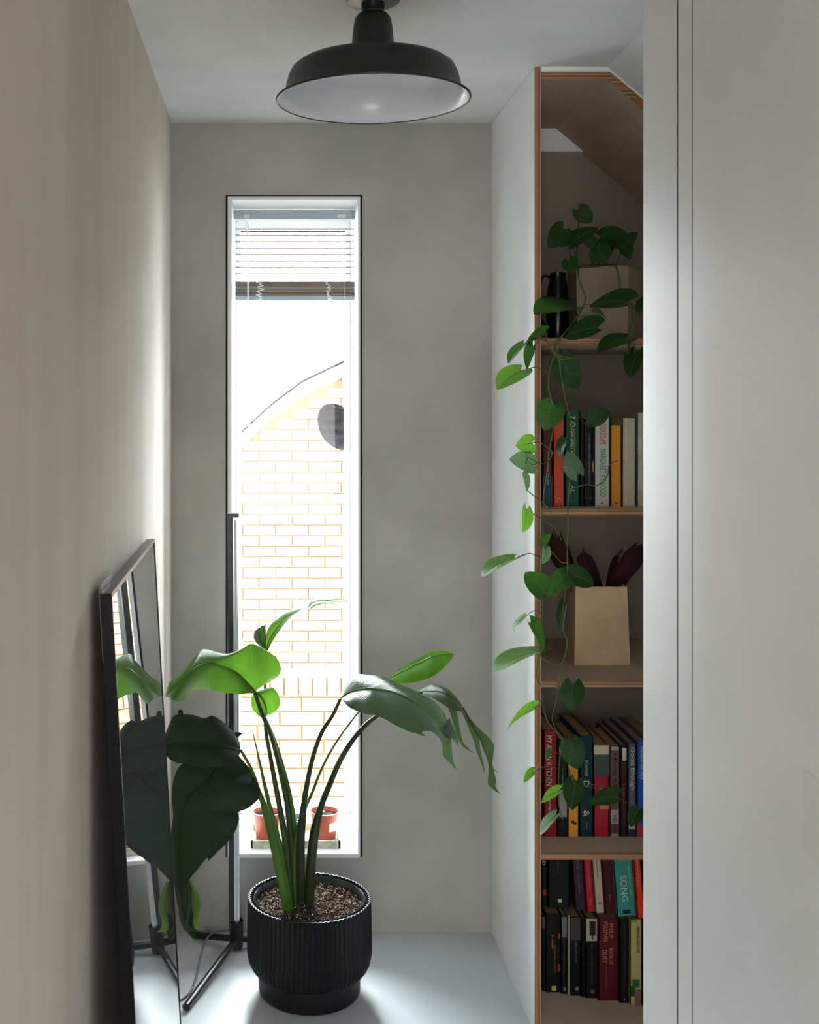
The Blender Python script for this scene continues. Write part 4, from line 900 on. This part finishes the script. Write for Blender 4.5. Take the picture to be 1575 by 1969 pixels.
H_ = [  # top cluster, in the shelf bay
 (1112, 402, 1138, 428, 34, up_, up_-.01, M_pothos), (1084, 440, 1053, 477, 42, up_, up_-.02, M_pothos), (1097, 472, 1150, 437, 30, 2.96, 2.98, M_pothos),
 (1154, 456, 1208, 452, 32, 2.98, 2.95, M_pothos), (1194, 478, 1227, 448, 30, 2.96, 2.93, M_pothos), (1198, 470, 1211, 499, 26, 2.95, 2.93, M_pothos),
 (1128, 458, 1152, 476, 24, 2.96, 2.95, M_pothos), (1150, 478, 1166, 506, 42, 2.95, 2.93, M_pothos), (1188, 464, 1164, 484, 22, 2.97, 2.94, M_pothos), (1094, 500, 1103, 527, 32, 2.92, 2.90, M_pothos)]
for (sx_, sy_), q in zip([(1106, 512), (1098, 508), (1110, 512), (1150, 510), (1184, 511), (1184, 511), (1138, 511), (1138, 511), (1160, 511), (1112, 514)], H_):
    VP.append(P(sx_, sy_, 2.97))
    a = P(q[0], q[1], q[5]); b = P(sx_, sy_, 2.97)
    MB().tube([a, (a+b)/2+Vector((.004, 0, .004)), b], [.0013, .0016, .002], 6, 10).build('petiole', M_stemd, po, True)
for q in H_: hleaf(*q, petiole=False)
LV = [
 (1096, 590, 1027, 605, 36, 2.89, 2.82, M_pothos), (1208, 581, 1134, 588, 34, 2.90, 2.86, M_pothos), (1160, 606, 1136, 598, 12, 2.90, 2.88, M_pothg), (1150, 630, 1086, 648, 38, 2.87, 2.84, M_pothos),
 (1207, 652, 1149, 678, 30, 2.86, 2.83, M_pothos), (1236, 597, 1243, 566, 26, 2.88, 2.9, M_pothos), (1226, 676, 1212, 727, 34, 2.86, 2.86, M_pothos),
 (1048, 640, 1008, 664, 16, 2.82, 2.79, M_pothos), (1008, 661, 978, 700, 18, 2.79, 2.77, M_pothl), (1026, 666, 1013, 710, 19, 2.80, 2.78, M_pothos), (1004, 713, 956, 750, 40, 2.80, 2.76, M_pothl),
 (1078, 690, 1112, 748, 54, 2.86, 2.85, M_pothos), (1064, 778, 1046, 828, 52, 2.83, 2.82, M_pothos), (1024, 852, 991, 858, 38, 2.81, 2.79, M_pothl), (1026, 894, 979, 884, 40, 2.81, 2.78, M_pothg),
 (1007, 910, 1013, 946, 12, 2.79, 2.79, M_pothg), (1112, 912, 1090, 868, 36, 2.84, 2.83, M_pothg), (1128, 806, 1174, 792, 38, 2.86, 2.86, M_pothos), (1086, 842, 1078, 880, 18, 2.84, 2.83, M_pothos),
 (1012, 978, 1005, 1024, 22, 2.80, 2.78, M_pothl), (1042, 1050, 1060, 1026, 16, 2.83, 2.83, M_pothos), (1050, 1052, 1042, 1084, 18, 2.83, 2.81, M_pothg), (991, 1074, 928, 1110, 24, 2.79, 2.74, M_pothl),
 (1052, 1144, 1010, 1100, 46, 2.82, 2.80, M_pothos), (1090, 1104, 1060, 1140, 40, 2.84, 2.82, M_pothos), (1094, 1102, 1143, 1126, 38, 2.85, 2.85, M_pothos), (1012, 1184, 987, 1216, 12, 2.80, 2.78, M_pothl),
 (1020, 1198, 1046, 1252, 20, 2.81, 2.82, M_pothos), (1036, 1254, 949, 1296, 30, 2.81, 2.74, M_pothl), (1102, 1314, 1098, 1368, 44, 2.85, 2.83, M_pothos), (1088, 1160, 1084, 1228, 16, 2.85, 2.84, M_pothos),
 (1027, 1363, 975, 1404, 13, 2.81, 2.77, M_pothl), (1096, 1424, 1112, 1480, 46, 2.84, 2.83, M_pothos), (1027, 1484, 1007, 1504, 15, 2.81, 2.79, M_pothl), (1108, 1502, 1100, 1558, 38, 2.84, 2.83, M_pothos),
 (1076, 1521, 1041, 1544, 18, 2.82, 2.80, M_pothl), (1071, 1566, 1040, 1607, 19, 2.82, 2.80, M_pothl), (1190, 1532, 1132, 1546, 30, 2.85, 2.84, M_pothos), (1228, 1556, 1212, 1590, 28, 2.86, 2.85, M_pothos), (1060, 1442, 1050, 1462, 9, 2.83, 2.82, M_pothos)]
for i, q in enumerate(LV): hleaf(*q, flip=(1 if i % 2 else -1))
